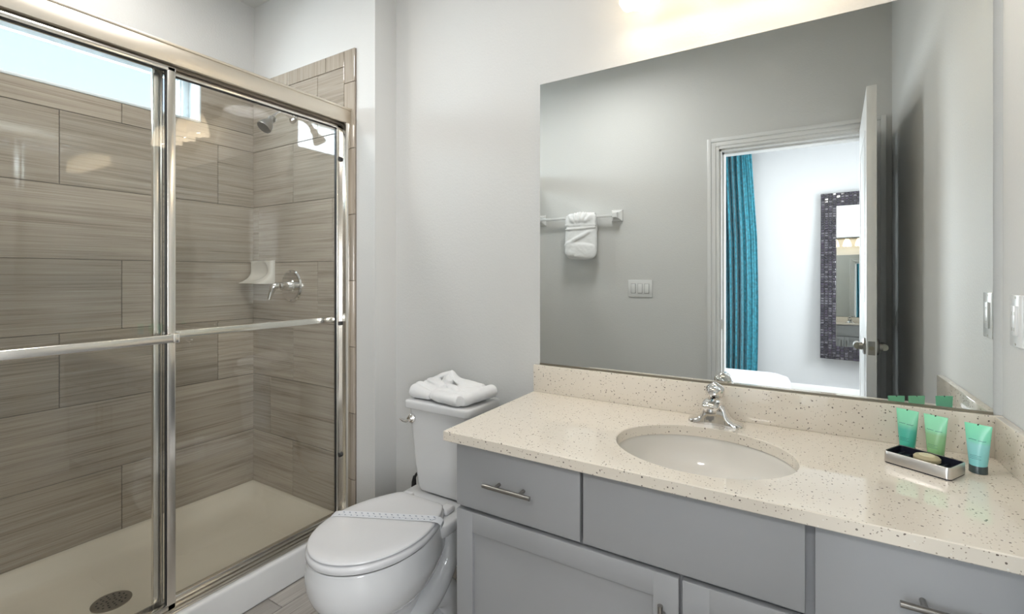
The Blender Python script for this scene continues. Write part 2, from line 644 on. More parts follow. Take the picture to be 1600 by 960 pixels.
# ---- shower window
w1 = empty('window_1', (XL - 0.10, 0.67, WZ0))
struct(w1)
b = bmesh.new()
FX0, FX1 = XL - 0.135, XL - 0.095
fw = 0.042
box(b, FX0, FX1, WY0, WY1, WZ0, WZ0 + 0.018, 0.003)
box(b, FX0, FX1, WY0, WY1, WZ1 - 0.030, WZ1, 0.003)
box(b, FX0, FX1 - 0.012, WY0, WY1, WZ1 - 0.066, WZ1 - 0.028, 0.003)
box(b, FX0, FX1, WY0, WY0 + fw, WZ0, WZ1, 0.003)
box(b, FX0, FX1, WY1 - fw, WY1, WZ0, WZ1, 0.003)
box(b, FX1 - 0.008, FX1 + 0.008, WY1 - fw + 0.008, WY1 - fw + 0.020, WZ0, WZ1, 0.002)
box(b, FX1 - 0.008, FX1 + 0.008, WY0, WY1, WZ1 - fw + 0.008, WZ1 - fw + 0.020, 0.002)
struct(obj('window_frame', b, M['winframe'], w1))
struct(bx('window_pane', M['winglass'], XL - 0.118, XL - 0.114, WY0 + 0.03, WY1 - 0.03, WZ0 + 0.012, WZ1 - 0.03, w1))
b = bmesh.new()
box(b, XL - 0.095, XL + 0.011, WY1 - 0.001, WY1 + 0.006, WZ0, WZ1)
box(b, XL - 0.095, XL + 0.011, WY0 - 0.006, WY0 + 0.001, WZ0, WZ1)
box(b, XL - 0.095, XL + 0.013, WY0, WY1, WZ0 - 0.006, WZ0 + 0.006, 0.002)
box(b, XL - 0.095, XL + 0.004, WY0, WY1, WZ1 - 0.004, WZ1 + 0.002)
struct(obj('window_sill', b, M['winframe'], w1))

# ---- bedroom shell beyond the doorway
struct(bx('floor_bedroom', M['carpet'], -3.0, 1.6, BY - 0.1, YF - 0.12, -0.1, -0.002))
b = bmesh.new()
BX0, BX1, BZ0, BZ1 = -2.5, -1.0, 0.75, 2.25
box(b, -3.0, BX0, BY - 0.1, BY, 0, ZC)
box(b, BX1, 1.6, BY - 0.1, BY, 0, ZC)
box(b, BX0, BX1, BY - 0.1, BY, 0, BZ0)
box(b, BX0, BX1, BY - 0.1, BY, BZ1, ZC)
struct(obj('wall_bedroom_far', b, M['bedwall']))
struct(bx('wall_bedroom_left', M['bedwall'], -3.0, -2.9, BY, YF - 0.12, 0, ZC))
b = bmesh.new()
box(b, 1.5, 1.6, BY, -1.95, 0, ZC)
box(b, 1.5, 1.6, -0.75, YF - 0.12, 0, ZC)
box(b, 1.5, 1.6, -1.95, -0.75, 0, 0.8)
box(b, 1.5, 1.6, -1.95, -0.75, 2.2, ZC)
struct(obj('wall_bedroom_right', b, M['bedwall']))
w3 = struct(empty('added_window_3', (1.55, -1.35, 0.8)))  # made-up window, out of view, an opening for the added side fill
b = bmesh.new()
for (p, q) in ((-1.95, -1.90), (-0.80, -0.75)):
    box(b, 1.53, 1.58, p, q, 0.8, 2.2)
box(b, 1.53, 1.58, -1.95, -0.75, 0.8, 0.85)
box(b, 1.53, 1.58, -1.95, -0.75, 2.15, 2.2)
struct(obj('window_frame', b, M['winframe'], w3))
struct(bx('ceiling_bedroom', M['ceil'], -3.0, XL - 0.12, BY - 0.1, YF, ZC, ZC + 0.1))
struct(bx('wall_front_extension', M['bedwall'], -3.0, XL - 0.12, YF - 0.12, YF, 0, ZC))
struct(bx('wall_bedroom_near', M['bedwall'], -2.9, DX0 - 0.08, YF - 0.128, YF - 0.1201, 0, ZC))
w2 = struct(empty('window_2', (-1.75, BY - 0.05, BZ0)))
b = bmesh.new()
for (p, q) in ((BX0, BX0 + 0.05), (BX1 - 0.05, BX1), (-1.775, -1.725)):
    box(b, p, q, BY - 0.08, BY - 0.03, BZ0, BZ1)
box(b, BX0, BX1, BY - 0.08, BY - 0.03, BZ0, BZ0 + 0.05)
box(b, BX0, BX1, BY - 0.08, BY - 0.03, BZ1 - 0.05, BZ1)
struct(obj('window_frame', b, M['winframe'], w2))

# ---- door casing, jamb, leaf
def casing(name, x0, x1, h, yface, sgn):
    bm = bmesh.new()
    for (a, c_, t) in ((0.0, 0.018, 0.010), (0.018, 0.045, 0.014), (0.045, 0.068, 0.019)):
        y0, y1 = sorted((yface, yface + sgn * t))
        box(bm, x0 - c_, x0 - a, y0, y1, 0, h + c_, 0.002)
        box(bm, x1 + a, x1 + c_, y0, y1, 0, h + c_, 0.002)
        box(bm, x0 - a, x1 + a, y0, y1, h + a, h + c_, 0.002)
    return struct(obj(name, bm, M['trim']))


casing('trim_1', DX0, DX1, DH, YF, 1)
casing('trim_2', DX0, DX1, DH, YF - 0.12, -1)
d1 = struct(empty('door_1', (DX1, YF, 0)))
b = bmesh.new()
box(b, DX0, DX0 + 0.012, YF - 0.12, YF, 0, DH)
box(b, DX1 - 0.012, DX1, YF - 0.12, YF, 0, DH)
box(b, DX0, DX1, YF - 0.12, YF, DH - 0.012, DH)
box(b, DX0 + 0.012, DX0 + 0.024, YF - 0.12, YF - 0.045, 0, DH - 0.012)
box(b, DX1 - 0.024, DX1 - 0.012, YF - 0.12, YF - 0.045, 0, DH - 0.012)
box(b, DX0 + 0.012, DX1 - 0.012, YF - 0.12, YF - 0.045, DH - 0.024, DH - 0.012)
struct(obj('door_jamb', b, M['trim'], d1))
# strike plate in the jamb
struct(bx('strike_plate', M['nickel'], DX0 + 0.0115, DX0 + 0.0135, YF - 0.036, YF - 0.006, 0.90, 0.96, d1))
# leaf: local frame, width along +u, thickness along v
hx, hy = DX1 - 0.012, YF + 0.012
ang = math.atan2(0.735 - hy, 0.276 - hx)
LT = Matrix.Translation((hx, hy, 0)) @ Matrix.Rotation(ang, 4, 'Z')
LW = 0.735
b = bmesh.new()
box(b, 0.0, LW, 0.0, 0.035, 0.012, 2.035, 0.0015, T=LT)
for (z0, z1) in ((0.25, 0.95), (1.12, 1.88)):
    for (v0, v1) in ((-0.0015, 0.0), (0.035, 0.0365)):
        for (p, q) in ((0.12, 0.61),):
            box(b, p, q, v0, v1, z0, z0 + 0.02, 0, T=LT)
            box(b, p, q, v0, v1, z1 - 0.02, z1, 0, T=LT)
            box(b, p, p + 0.02, v0, v1, z0 + 0.02, z1 - 0.02, 0, T=LT)
            box(b, q - 0.02, q, v0, v1, z0 + 0.02, z1 - 0.02, 0, T=LT)
leaf = struct(obj('door_leaf', b, M['leaf'], d1))
HZ = 0.933
b = bmesh.new()
box(b, LW - 0.0005, LW + 0.0015, 0.0055, 0.0295, HZ - 0.029, HZ + 0.029, 0.0005, T=LT)
struct(obj('latch_plate', b, M['nickel'], leaf))
b = bmesh.new()
tube(b, [(LW - 0.002, 0.0175, HZ), (LW + 0.007, 0.0175, HZ)], 0.009, 12, T=LT)
struct(obj('latch_bolt', b, M['drain'], leaf))
for sgn in (-1, 1):
    b = bmesh.new()
    s0 = 0.0 if sgn < 0 else 0.035
    u0 = LW - 0.064
    tube(b, [(u0, s0, HZ), (u0, s0 + sgn * 0.007, HZ), (u0, s0 + sgn * 0.011, HZ)], [0.036, 0.036, 0.030], 24, T=LT)
    tube(b, [(u0, s0 + sgn * 0.010, HZ), (u0, s0 + sgn * 0.024, HZ)], [0.017, 0.016], 16, T=LT)
    tube(b, [(u0 + 0.008, s0 + sgn * 0.028, HZ), (u0 - 0.03, s0 + sgn * 0.030, HZ), (u0 - 0.075, s0 + sgn * 0.030, HZ), (u0 - 0.105, s0 + sgn * 0.028, HZ)],
         [0.015, 0.014, 0.012, 0.009], 14, smooth=4, T=LT)
    struct(obj('door_handle', b, M['nickel'], leaf))
for z in (0.25, 1.02, 1.80):
    b = bmesh.new()
    tube(b, [(-0.004, -0.004, z - 0.045), (-0.004, -0.004, z + 0.045)], 0.006, 10, T=LT)
    struct(obj('hinge', b, M['nickel'], leaf))

# ---- baseboards
def base(name, x0, x1, y0, y1):
    struct(bx(name, M['trim'], x0, x1, y0, y1, 0, 0.10, bev=0.003))


base('baseboard_back', XS, -0.85, YB - 0.013, YB)
base('baseboard_stub', XS, XS + 0.013, YH, YB - 0.013)
base('baseboard_front', XT + 0.02, DX0 - 0.07, YF, YF + 0.013)
base('baseboard_right', XR - 0.013, XR, YF + 0.02, 1.10)
base('baseboard_bedroom', -1.0, 1.5, BY, BY + 0.013)

# ------------------------------------------------------------------ shower pan
def rrect(x0, x1, y0, y1, r, z, n=6):
    pts = []
    for cx, cy, a0 in ((x1 - r, y1 - r, 0), (x0 + r, y1 - r, 90), (x0 + r, y0 + r, 180), (x1 - r, y0 + r, 270)):
        for i in range(n + 1):
            a = math.radians(a0 + 90 * i / n)
            pts.append((cx + r * math.cos(a), cy + r * math.sin(a), z))
    return pts


px0, px1, py0, py1 = XL + 0.011, -1.805, YF + 0.012, YH - 0.012
pan = tag(empty('shower_pan', (-2.17, 0.72, 0)), 'biscuit acrylic shower pan with raised white kerb along the glass doors', 'shower pan')
b = bmesh.new()
rings = [rrect(px0, px1, py0, py1, 0.004, 0.0), rrect(px0, px1, py0, py1, 0.004, 0.126),
         rrect(px0 + 0.010, px1 - 0.006, py0 + 0.010, py1 - 0.010, 0.02, 0.127),
         rrect(px0 + 0.022, px1 - 0.010, py0 + 0.022, py1 - 0.022, 0.035, 0.122),
         rrect(px0 + 0.045, px1 - 0.016, py0 + 0.045, py1 - 0.045, 0.05, 0.100),
         rrect(px0 + 0.065, px1 - 0.024, py0 + 0.065, py1 - 0.065, 0.06, 0.076),
         rrect(px0 + 0.095, px1 - 0.036, py0 + 0.095, py1 - 0.095, 0.07, 0.061),
         rrect(px0 + 0.14, px1 - 0.06, py0 + 0.14, py1 - 0.14, 0.08, 0.056)]
dr = [(-2.15 + 0.07 * math.cos(2 * PI * i / 28 + PI / 4), 0.715 + 0.07 * math.sin(2 * PI * i / 28 + PI / 4), 0.044) for i in range(28)]
rings.append(dr)
loft(b, rings, True)
obj('pan_floor', b, M['pan'], pan, sharp=50)
b = bmesh.new()
box(b, -1.806, -1.732, py0, YH - 0.012, 0, 0.126, 0.012, 4)
obj('kerb', b, M['curb'], pan)
b = bmesh.new()
lathe(b, [(0.0, 0.0), (0.060, 0.0), (0.060, 0.003), (0.054, 0.0045), (0.0005, 0.0048)], -2.15, 0.715, 0.043, 36, cap=False)
for ring_r, cnt in ((0.014, 6), (0.028, 10), (0.042, 14)):
    for i in range(cnt):
        a = 2 * PI * i / cnt
        tube(b, [(-2.15 + ring_r * math.cos(a), 0.715 + ring_r * math.sin(a), 0.0472), (-2.15 + ring_r * math.cos(a), 0.715 + ring_r * math.sin(a), 0.0483)], 0.0035, 8, mat=1)
obj('drain_cover', b, [M['drain'], M['hole']], pan)

# ------------------------------------------------------------------ shower doors
HB, HT = 1.932, 1.996
se = tag(empty('sliding_shower_doors', (-1.785, 0.72, 0.126)), 'framed sliding glass shower doors on the kerb, champagne metal header above', 'shower door')
y0, y1 = YF + 0.012, YH - 0.011
b = bmesh.new()
box(b, -1.766, -1.752, y0, y1, HB, HT, 0.002, 2)
box(b, -1.815, -1.760, y0, y1, HT - 0.014, HT - 0.004, 0.003)
box(b, -1.764, -1.748, y0, y1, HT - 0.006, HT + 0.004, 0.003)
box(b, -1.822, -1.812, y0, y1, HB - 0.012, HT - 0.006, 0.003)
box(b, -1.790, -1.786, y0, y1, HB - 0.005, HT - 0.012, 0)
obj('header_rail', b, M['satin'], se)
b = bmesh.new()
zt = 0.1275
box(b, -1.822, -1.748, y0, y1, zt, zt + 0.006, 0.002)
for xx, h in ((-1.820, 0.026), (-1.802, 0.014), (-1.786, 0.020), (-1.768, 0.014), (-1.752, 0.012)):
    box(b, xx - 0.002, xx + 0.002, y0, y1, zt + 0.004, zt + h, 0.001)
obj('bottom_track', b, M['polish'], se)
for (a, c_, nm) in ((YH - 0.040, YH - 0.011, 'wall_jamb'), (YF + 0.012, YF + 0.035, 'wall_jamb')):
    b = bmesh.new()
    box(b, -1.822, -1.752, min(a, c_) if a > 1 else a, max(a, c_), zt + 0.006, HB, 0.003)
    if a > 1:
        for z in (0.42, 1.02, 1.77):
            tube(b, [(-1.785, a + 0.002, z), (-1.785, a - 0.008, z)], 0.009, 10, mat=1)
    obj(nm, b, [M['polish'], M['rubber']], se)


def panel(xc, ya, yb, bar_side, bz, by0, by1):
    zb, ztp = zt + 0.012, HB - 0.008
    bm = bmesh.new()
    sw = 0.026
    for (p, q) in ((ya, ya + sw), (yb - sw, yb)):
        box(bm, xc - 0.009, xc + 0.009, p, q, zb, ztp, 0.0035, 3)
    box(bm, xc - 0.009, xc + 0.009, ya, yb, ztp - 0.016, ztp, 0.003)
    box(bm, xc - 0.009, xc + 0.009, ya, yb, zb, zb + 0.022, 0.003)
    o = obj('sliding_panel', bm, M['polish'], se)
    obj('glass', box(bmesh.new(), xc - 0.003, xc + 0.003, ya + 0.020, yb - 0.020, zb + 0.015, ztp - 0.012), M['glass'], o)
    bm = bmesh.new()
    for yy in (ya + sw, yb - sw - 0.0022):
        box(bm, xc - 0.0055, xc + 0.0055, yy, yy + 0.0022, zb + 0.02, ztp - 0.014)
    box(bm, xc - 0.0055, xc + 0.0055, ya + sw, yb - sw, ztp - 0.0182, ztp - 0.016)
    obj('gasket', bm, M['rubber'], o)
    bm = bmesh.new()
    s = bar_side
    xx = xc + s * 0.040
    box(bm, min(xx - 0.005, xx + 0.005), max(xx - 0.005, xx + 0.005), by0, by1, bz - 0.0135, bz + 0.0135, 0.003, 3)
    for yy in (by0 + 0.006, by1 - 0.016):
        xa, xb = sorted((xc + s * 0.009, xx + s * 0.007))
        box(bm, xa, xb, yy - 0.002, yy + 0.016, bz - 0.015, bz + 0.015, 0.003)
    obj('towel_bar', bm, M['polish'], o)
    return o


panel(-1.768, YF + 0.035, 0.757, 1, 1.035, YF + 0.08, 0.752)
panel(-1.797, 0.704, YH - 0.034, -1, 1.035, 0.72, 1.437)

# ------------------------------------------------------------------ shower head, valve, soap dish
yt = YH - 0.011
sh = tag(empty('overhead_shower', (-2.179, yt, 2.03)), 'chrome shower head on a bent arm, high on the tiled wall', 'shower head')
b = bmesh.new()
tube(b, [(-2.179, yt, 2.033), (-2.179, yt - 0.004, 2.033), (-2.179, yt - 0.011, 2.033)], [0.031, 0.030, 0.016], 24)
obj('wall_flange', b, M['chrome'], sh)
b = bmesh.new()
tube(b, [(-2.179, yt - 0.005, 2.033), (-2.179, yt - 0.045, 2.040), (-2.179, yt - 0.085, 2.028), (-2.179, yt - 0.112, 1.998)], 0.0105, 14, smooth=6)
obj('arm', b, M['chrome'], sh)
b = bmesh.new()
d = Vector((0, -0.62, -0.78)).normalized()
p0 = Vector((-2.179, yt - 0.108, 2.003))
prof = [(0.0, 0.014), (0.012, 0.019), (0.022, 0.014), (0.030, 0.018), (0.052, 0.030), (0.070, 0.034), (0.078, 0.033), (0.078, 0.027), (0.074, 0.024)]
tube(b, [p0 + d * t for t, r in prof], [r for t, r in prof], 24)
obj('spray_head', b, M['nickel'], sh)

vx, vz = -2.19, 1.185
sv = tag(empty('shower_valve', (vx, yt, vz)), 'round chrome shower valve with a curved lever handle on the tiled wall', 'shower valve')
b = bmesh.new()
prof = [(0.0, 0.082), (0.004, 0.082), (0.010, 0.076), (0.011, 0.070), (0.008, 0.055), (0.010, 0.035), (0.016, 0.030)]
tube(b, [(vx, yt - t, vz) for t, r in prof], [r for t, r in prof], 40)
obj('escutcheon', b, M['chrome'], sv)
b = bmesh.new()
tube(b, [(vx, yt - 0.012, vz), (vx, yt - 0.036, vz), (vx, yt - 0.058, vz), (vx, yt - 0.070, vz), (vx, yt - 0.074, vz)], [0.025, 0.022, 0.021, 0.016, 0.008], 24)
tube(b, [(vx - 0.002, yt - 0.055, vz + 0.004), (vx - 0.012, yt - 0.088, vz - 0.002), (vx - 0.02, yt - 0.100, vz - 0.032), (vx - 0.024, yt - 0.108, vz - 0.066)], [0.017, 0.016, 0.012, 0.009], 14, smooth=6, flat=0.7, up=(0, -1, 0))
obj('lever_handle', b, M['chrome'], sv)

sd = tag(empty('soap_dish', (-2.435, yt, 1.196)), 'glazed ceramic soap dish with a scooped lip in the tiled corner', 'soap dish')
b = bmesh.new()
x0, x1, z0, z1 = -2.535, -2.338, 1.190, 1.318
N = 28
rings = []
for j in range(N + 1):
    v = j / N
    ring = []
    for i in range(N + 1):
        u = i / N
        X = x0 + (x1 - x0) * u
        Z = z0 + (z1 - z0) * v
        # scoop: the recess in the middle, lip curling out at the lower edge
        e = ((u - 0.48) / 0.36) ** 2 + ((v - 0.56) / 0.44) ** 2
        dep = 0.022
        if e < 1: dep = 0.022 - 0.014 * (1 - e) ** 0.6
        lip = max(0.0, (0.60 - v) / 0.60) ** 2.4 * 0.068 * (1 - 0.25 * max(0.0, (u - 0.8) / 0.2) ** 2)
        edge = min(u, 1 - u, 1 - v) / 0.07
        if edge < 1: dep *= math.sqrt(max(0.05, 1 - (1 - edge) ** 2))
        ring.append((X, yt - dep - lip, Z + (0.006 * lip / 0.068)))
    rings.append(ring)
t = bmesh.new()
V = [[t.verts.new(p) for p in r] for r in rings]
Bk = [[t.verts.new((p[0], yt + 0.001, min(max(p[2], z0), z1))) for p in r] for r in rings]
for j in range(N):
    for i in range(N):
        t.faces.new((V[j][i], V[j][i + 1], V[j + 1][i + 1], V[j + 1][i]))
for i in range(N):
    t.faces.new((V[0][i], V[0][i + 1], Bk[0][i + 1], Bk[0][i]))
    t.faces.new((V[N][i], V[N][i + 1], Bk[N][i + 1], Bk[N][i]))
    t.faces.new((V[i][0], V[i + 1][0], Bk[i + 1][0], Bk[i][0]))
    t.faces.new((V[i][N], V[i + 1][N], Bk[i + 1][N], Bk[i][N]))
for r in Bk[1:-1]:
    for vv in r[1:-1]:
        t.verts.remove(vv)
bmesh.ops.recalc_face_normals(t, faces=t.faces)
merge(b, t)
obj('dish', b, M['ceramic'], sd, sharp=60)

# ------------------------------------------------------------------ vanity
CT, CB = 0.796, 0.767      # countertop top / underside
CX0, CX1, CY0, CY1 = -0.868, XR - 0.001, 1.050, YB - 0.001
van = tag(empty('vanity_cabinet', (-0.21, 1.34, 0)), 'grey shaker vanity cabinet with drawers and doors under the pale speckled countertop', 'cabinet')
FY = 1.098     # carcass face
VX0, VX1 = -0.842, XR - 0.002
b = bmesh.new()
box(b, VX0, VX0 + 0.018, FY, CY1 - 0.002, 0.0, CB - 0.001)
box(b, VX1 - 0.018, VX1, FY, CY1 - 0.002, 0.0, CB - 0.001)
box(b, VX0 + 0.018, VX1 - 0.018, FY, CY1 - 0.002, 0.09, 0.108)
box(b, VX0 + 0.018, VX1 - 0.018, CY1 - 0.014, CY1 - 0.002, 0.108, CB - 0.001)
# face frame
box(b, VX0, VX1, FY - 0.002, FY + 0.016, CB - 0.03, CB - 0.001)
box(b, VX0, VX1, FY - 0.002, FY + 0.016, 0.555, 0.60)
box(b, VX0, VX1, FY - 0.002, FY + 0.016, 0.09, 0.13)
box(b, VX0 + 0.002, VX1 - 0.002, FY + 0.0005, FY + 0.014, 0.12, CB - 0.03)
for (p, q) in ((VX0, VX0 + 0.03), (-0.475, -0.44), (-0.24, -0.20), (-0.005, 0.045), (VX1 - 0.03, VX1)):
    box(b, p, q, FY - 0.0014, FY + 0.015, 0.125, CB - 0.029)
obj('carcass', b, M['cabdark'], van)
bx('toe_kick', M['cabdark'], VX0 + 0.018, VX1 - 0.018, FY + 0.06, FY + 0.075, 0, 0.09, van)


def pull(parent, p, q):
    """bar pull between p and q, standing off the front towards -Y"""
    bm = bmesh.new()
    p, q = Vector(p), Vector(q)
    tube(bm, [p, q], 0.0058, 16)
    for t_ in (0.24, 0.76):
        m_ = p.lerp(q, t_)
        tube(bm, [m_, m_ + Vector((0, 0.030, 0))], 0.0048, 12)
    obj('pull_handle', bm, M['nickel'], parent)


def slab(name, x0, x1, z0, z1):
    return obj(name, box(bmesh.new(), x0, x1, FY - 0.021, FY - 0.0025, z0, z1, 0.0018), M['cab'], van)


d_ = slab('drawer', VX0 + 0.001, -0.460, 0.583, 0.7635)
pull(d_, (-0.729, 1.046, 0.672), (-0.584, 1.046, 0.672))
slab('false_front', -0.452, 0.010, 0.583, 0.7635)
d_ = slab('drawer', 0.026, VX1 - 0.006, 0.583, 0.7635)
pull(d_, (0.149, 1.046, 0.672), (0.294, 1.046, 0.672))


def shaker(x0, x1, z0, z1):
    bm = bmesh.new()
    f = 0.056
    yy0, yy1 = FY - 0.021, FY - 0.0025
    box(bm, x0 + f - 0.001, x1 - f + 0.001, FY - 0.012, yy1, z0 + f - 0.001, z1 - f + 0.001)
    box(bm, x0, x0 + f, yy0, yy1, z0, z1, 0.0016)
    box(bm, x1 - f, x1, yy0, yy1, z0, z1, 0.0016)
    box(bm, x0 + f - 0.0016, x1 - f + 0.0016, yy0, yy1, z1 - f, z1, 0.0016)
    box(bm, x0 + f - 0.0016, x1 - f + 0.0016, yy0, yy1, z0, z0 + f, 0.0016)
    return obj('cabinet_door', bm, M['cab'], van)


d_ = shaker(VX0 + 0.001, -0.2265, 0.10, 0.571)
pull(d_, (-0.2585, 1.046, 0.375), (-0.2585, 1.046, 0.520))
d_ = shaker(-0.2185, VX1 - 0.006, 0.10, 0.571)
pull(d_, (-0.1865, 1.046, 0.375), (-0.1865, 1.046, 0.520))

# countertop with an oval cut-out
SX, SY, SA, SB = -0.216, 1.290, 0.2156, 0.1776
ct = tag(empty('countertop', (-0.22, 1.33, CB)), 'cream speckled quartz countertop with backsplash and oval sink cut-out', 'countertop')
b = bmesh.new()
NA = 96
angs = sorted([2 * PI * i / NA for i in range(NA)] + [math.atan2(yy - SY, xx - SX) % (2 * PI) for xx in (CX0, CX1) for yy in (CY0, CY1)])
def rect_hit(a):
    dx, dy = math.cos(a), math.sin(a)
    ts = []
    if dx > 1e-9: ts.append((CX1 - SX) / dx)
    if dx < -1e-9: ts.append((CX0 - SX) / dx)
    if dy > 1e-9: ts.append((CY1 - SY) / dy)
    if dy < -1e-9: ts.append((CY0 - SY) / dy)
    t_ = min(ts)
    return SX + dx * t_, SY + dy * t_
def ell(a, s=1.0, off=0.0):
    dx, dy = math.cos(a), math.sin(a)
    r = 1 / math.sqrt((dx / (SA * s + off)) ** 2 + (dy / (SB * s + off)) ** 2)
    return SX + dx * r, SY + dy * r
R_in_b = [(*ell(a), CB) for a in angs]
R_in_m = [(*ell(a), CT - 0.0022) for a in angs]
R_in_t = [(*ell(a, 1, 0.0022), CT) for a in angs]
R_out_t = [(*rect_hit(a), CT) for a in angs]
R_out_b = [(*rect_hit(a), CB) for a in angs]
def inset(p, d):
    return (min(max(p[0], CX0 + d), CX1), max(p[1], CY0 + d), p[2])
R_o1 = [inset(p, 0.0022) for p in R_out_t]
R_o2 = [(p[0], p[1], CT - 0.0022) for p in R_out_t]
R_o3 = [(p[0], p[1], CB + 0.002) for p in R_out_b]
R_o4 = [inset(p, 0.002) for p in R_out_b]
loft(b, [R_in_b, R_in_m, R_in_t, R_o1, R_o2, R_o3, R_o4, R_in_b], cap=False)
bmesh.ops.remove_doubles(b, verts=b.verts, dist=1e-6)
obj('slab', b, M['quartz'], ct, sharp=25)
b = bmesh.new()
box(b, CX0, CX1, CY1 - 0.019, CY1, CT, 0.898, 0.0018)
obj('backsplash', b, M['quartz'], ct)
b = bmesh.new()
box(b, CX1 - 0.019, CX1, CY0, CY1 - 0.0195, CT, 0.898, 0.0018)
obj('sidesplash', b, M['quartz'], ct)

# sink basin
sk = tag(empty('undermount_sink', (SX, SY, CB - 0.001)), 'off-white oval basin set under the speckled countertop', 'sink')
b = bmesh.new()
def er(s, z, off=0.0):
    return [(SX + (SA * s + off) * math.cos(2 * PI * i / 72), SY + (SB * s + off) * math.sin(2 * PI * i / 72), z) for i in range(72)]
dpt = 0.135
prof = []
for i in range(15):
    t_ = i / 14
    prof.append((math.cos(t_ * PI / 2) ** 0.62 if i < 14 else 0.12, -dpt * math.sin(t_ * PI / 2) ** 0.9))
rings = [er(1.0, CB - 0.001, 0.02), er(1.0, CB - 0.001, 0.005)]
for s, z in prof:
    rings.append(er(max(s, 0.12) * 1.0, CB - 0.002 + z, 0.004))
rings2 = [er(max(s, 0.12), CB - 0.012 + z, 0.012) for s, z in reversed(prof)]
loft(b, rings + rings2 + [er(1.0, CB - 0.012, 0.02), er(1.0, CB - 0.001, 0.02)], cap=False)
obj('basin', b, M['basin'], sk, sharp=60)
b = bmesh.new()
lathe(b, [(0.001, 0.004), (0.020, 0.004), (0.027, 0.006), (0.031, 0.003), (0.031, -0.012), (0.001, -0.012)], SX, SY, CB - dpt, 28, cap=False)
obj('drain_stopper', b, M['chrome'], sk)

# faucet
fx, fy = -0.214, 1.522
fc = tag(empty('faucet', (fx, fy, CT)), 'chrome single-lever faucet behind the oval sink', 'faucet')
b = bmesh.new()
rings = []
prof = [(-0.076, 0.004, 0.004), (-0.074, 0.017, 0.009), (-0.064, 0.024, 0.012), (-0.052, 0.026, 0.016), (-0.042, 0.027, 0.024), (-0.034, 0.028, 0.038), (-0.029, 0.029, 0.052), (-0.024, 0.028, 0.062), (-0.018, 0.026, 0.067)]
prof = prof + [(0.0, 0.026, 0.068)] + [(-a, c_, d2) for a, c_, d2 in reversed(prof)]
for (xx, hw, hh) in prof:
    ring = []
    for i in range(17):
        a = PI * i / 16
        ring.append((fx + xx, fy + hw * math.cos(a) * (1 if hh < 0.03 else 0.95), CT + 0.0005 + hh * math.sin(a) ** 0.45))
    rings.append(ring)
loft(b, rings, True)
obj('base', b, M['chrome'], fc, sharp=70)
b = bmesh.new()
tube(b, [(fx, fy + 0.010, CT + 0.052), (fx, fy - 0.03, CT + 0.070), (fx, fy - 0.070, CT + 0.078), (fx, fy - 0.100, CT + 0.074), (fx, fy - 0.108, CT + 0.070)], [0.027, 0.026, 0.0245, 0.0225, 0.018], 24, smooth=5, flat=0.55)
tube(b, [(fx, fy - 0.090, CT + 0.072), (fx, fy - 0.092, CT + 0.058)], [0.0165, 0.0160], 24)
obj('spout', b, M['chrome'], fc, sharp=50)
b = bmesh.new()
tube(b, [(fx, fy - 0.092, CT + 0.0585), (fx, fy - 0.0925, CT + 0.053)], [0.0150, 0.0145], 24)
obj('aerator', b, M['nickel'], fc)
b = bmesh.new()
lathe(b, [(0.023, 0.055), (0.0235, 0.069), (0.021, 0.074), (0.018, 0.077), (0.018, 0.081), (0.023, 0.085), (0.0265, 0.092), (0.0270, 0.101), (0.0245, 0.110), (0.018, 0.117), (0.010, 0.121), (0.0065, 0.124), (0.001, 0.125)], fx, fy - 0.006, CT, 32)
tube(b, [(fx, fy - 0.004, CT + 0.100), (fx, fy - 0.030, CT + 0.105), (fx, fy - 0.055, CT + 0.106), (fx, fy - 0.066, CT + 0.104)], [0.021, 0.020, 0.017, 0.010], 24, smooth=5, flat=0.75)
obj('lever_handle', b, M['chrome'], fc, sharp=50)

# mirror on the wall
mi = tag(empty('wall_mirror', (-0.22, YB - 0.003, 0.899)), 'large frameless mirror on the wall above the vanity backsplash', 'mirror')
bx('mirror_glass', M['mirror'], -0.846, 0.405, YB - 0.006, YB - 0.001, 0.9010, 1.968, mi)
bx('bottom_channel', M['drain'], -0.846, 0.405, YB - 0.009, YB - 0.001, 0.8985, 0.9045, mi)

# outlet on the right wall
ow = tag(empty('wall_outlet', (XR, 1.505, 1.136)), 'white wall outlet on the right wall beside the mirror', 'outlet')
bx('cover_plate', M['plate'], XR - 0.006, XR - 0.0002, 1.470, 1.540, 1.077, 1.195, ow, 0.0025)
bx('receptacle', M['plate'], XR - 0.010, XR - 0.005, 1.488, 1.522, 1.102, 1.170, ow, 0.0015)
for z in (1.117, 1.153):
    for yy in (1.499, 1.511):
        bx('slot', M['drain'], XR - 0.0104, XR - 0.0098, yy - 0.001, yy + 0.001, z - 0.004, z + 0.004, ow)
for z in (1.083, 1.189):
    b = bmesh.new()
    tube(b, [(XR - 0.0066, 1.505, z), (XR - 0.0058, 1.505, z)], 0.003, 10)
    obj('screw', b, M['drain'], ow)

# three-gang switch on the doorway wall
sw = tag(empty('light_switch', (-0.929, YF, 1.148)), 'white triple rocker switch plate beside the doorway, seen in the mirror', 'light switch')
bx('cover_plate', M['plate'], -1.012, -0.846, YF + 0.0002, YF + 0.006, 1.090, 1.206, sw, 0.0025)
for k in range(3):
    cx_ = -0.929 + (k - 1) * 0.046
    b = bmesh.new()
    box(b, cx_ - 0.0165, cx_ + 0.0165, YF + 0.004, YF + 0.0075, 1.115, 1.181, 0.001, mat=1)
    box(b, cx_ - 0.0145, cx_ + 0.0145, YF + 0.005, YF + 0.0105, 1.117, 1.179, 0.0015, T=Matrix.Translation((0, YF, 1.148)) @ Matrix.Rotation(math.radians(3 if k else -3), 4, 'X') @ Matrix.Translation((0, -YF, -1.148)))
    obj('rocker', b, [M['plate'], M['cabdark']], sw)

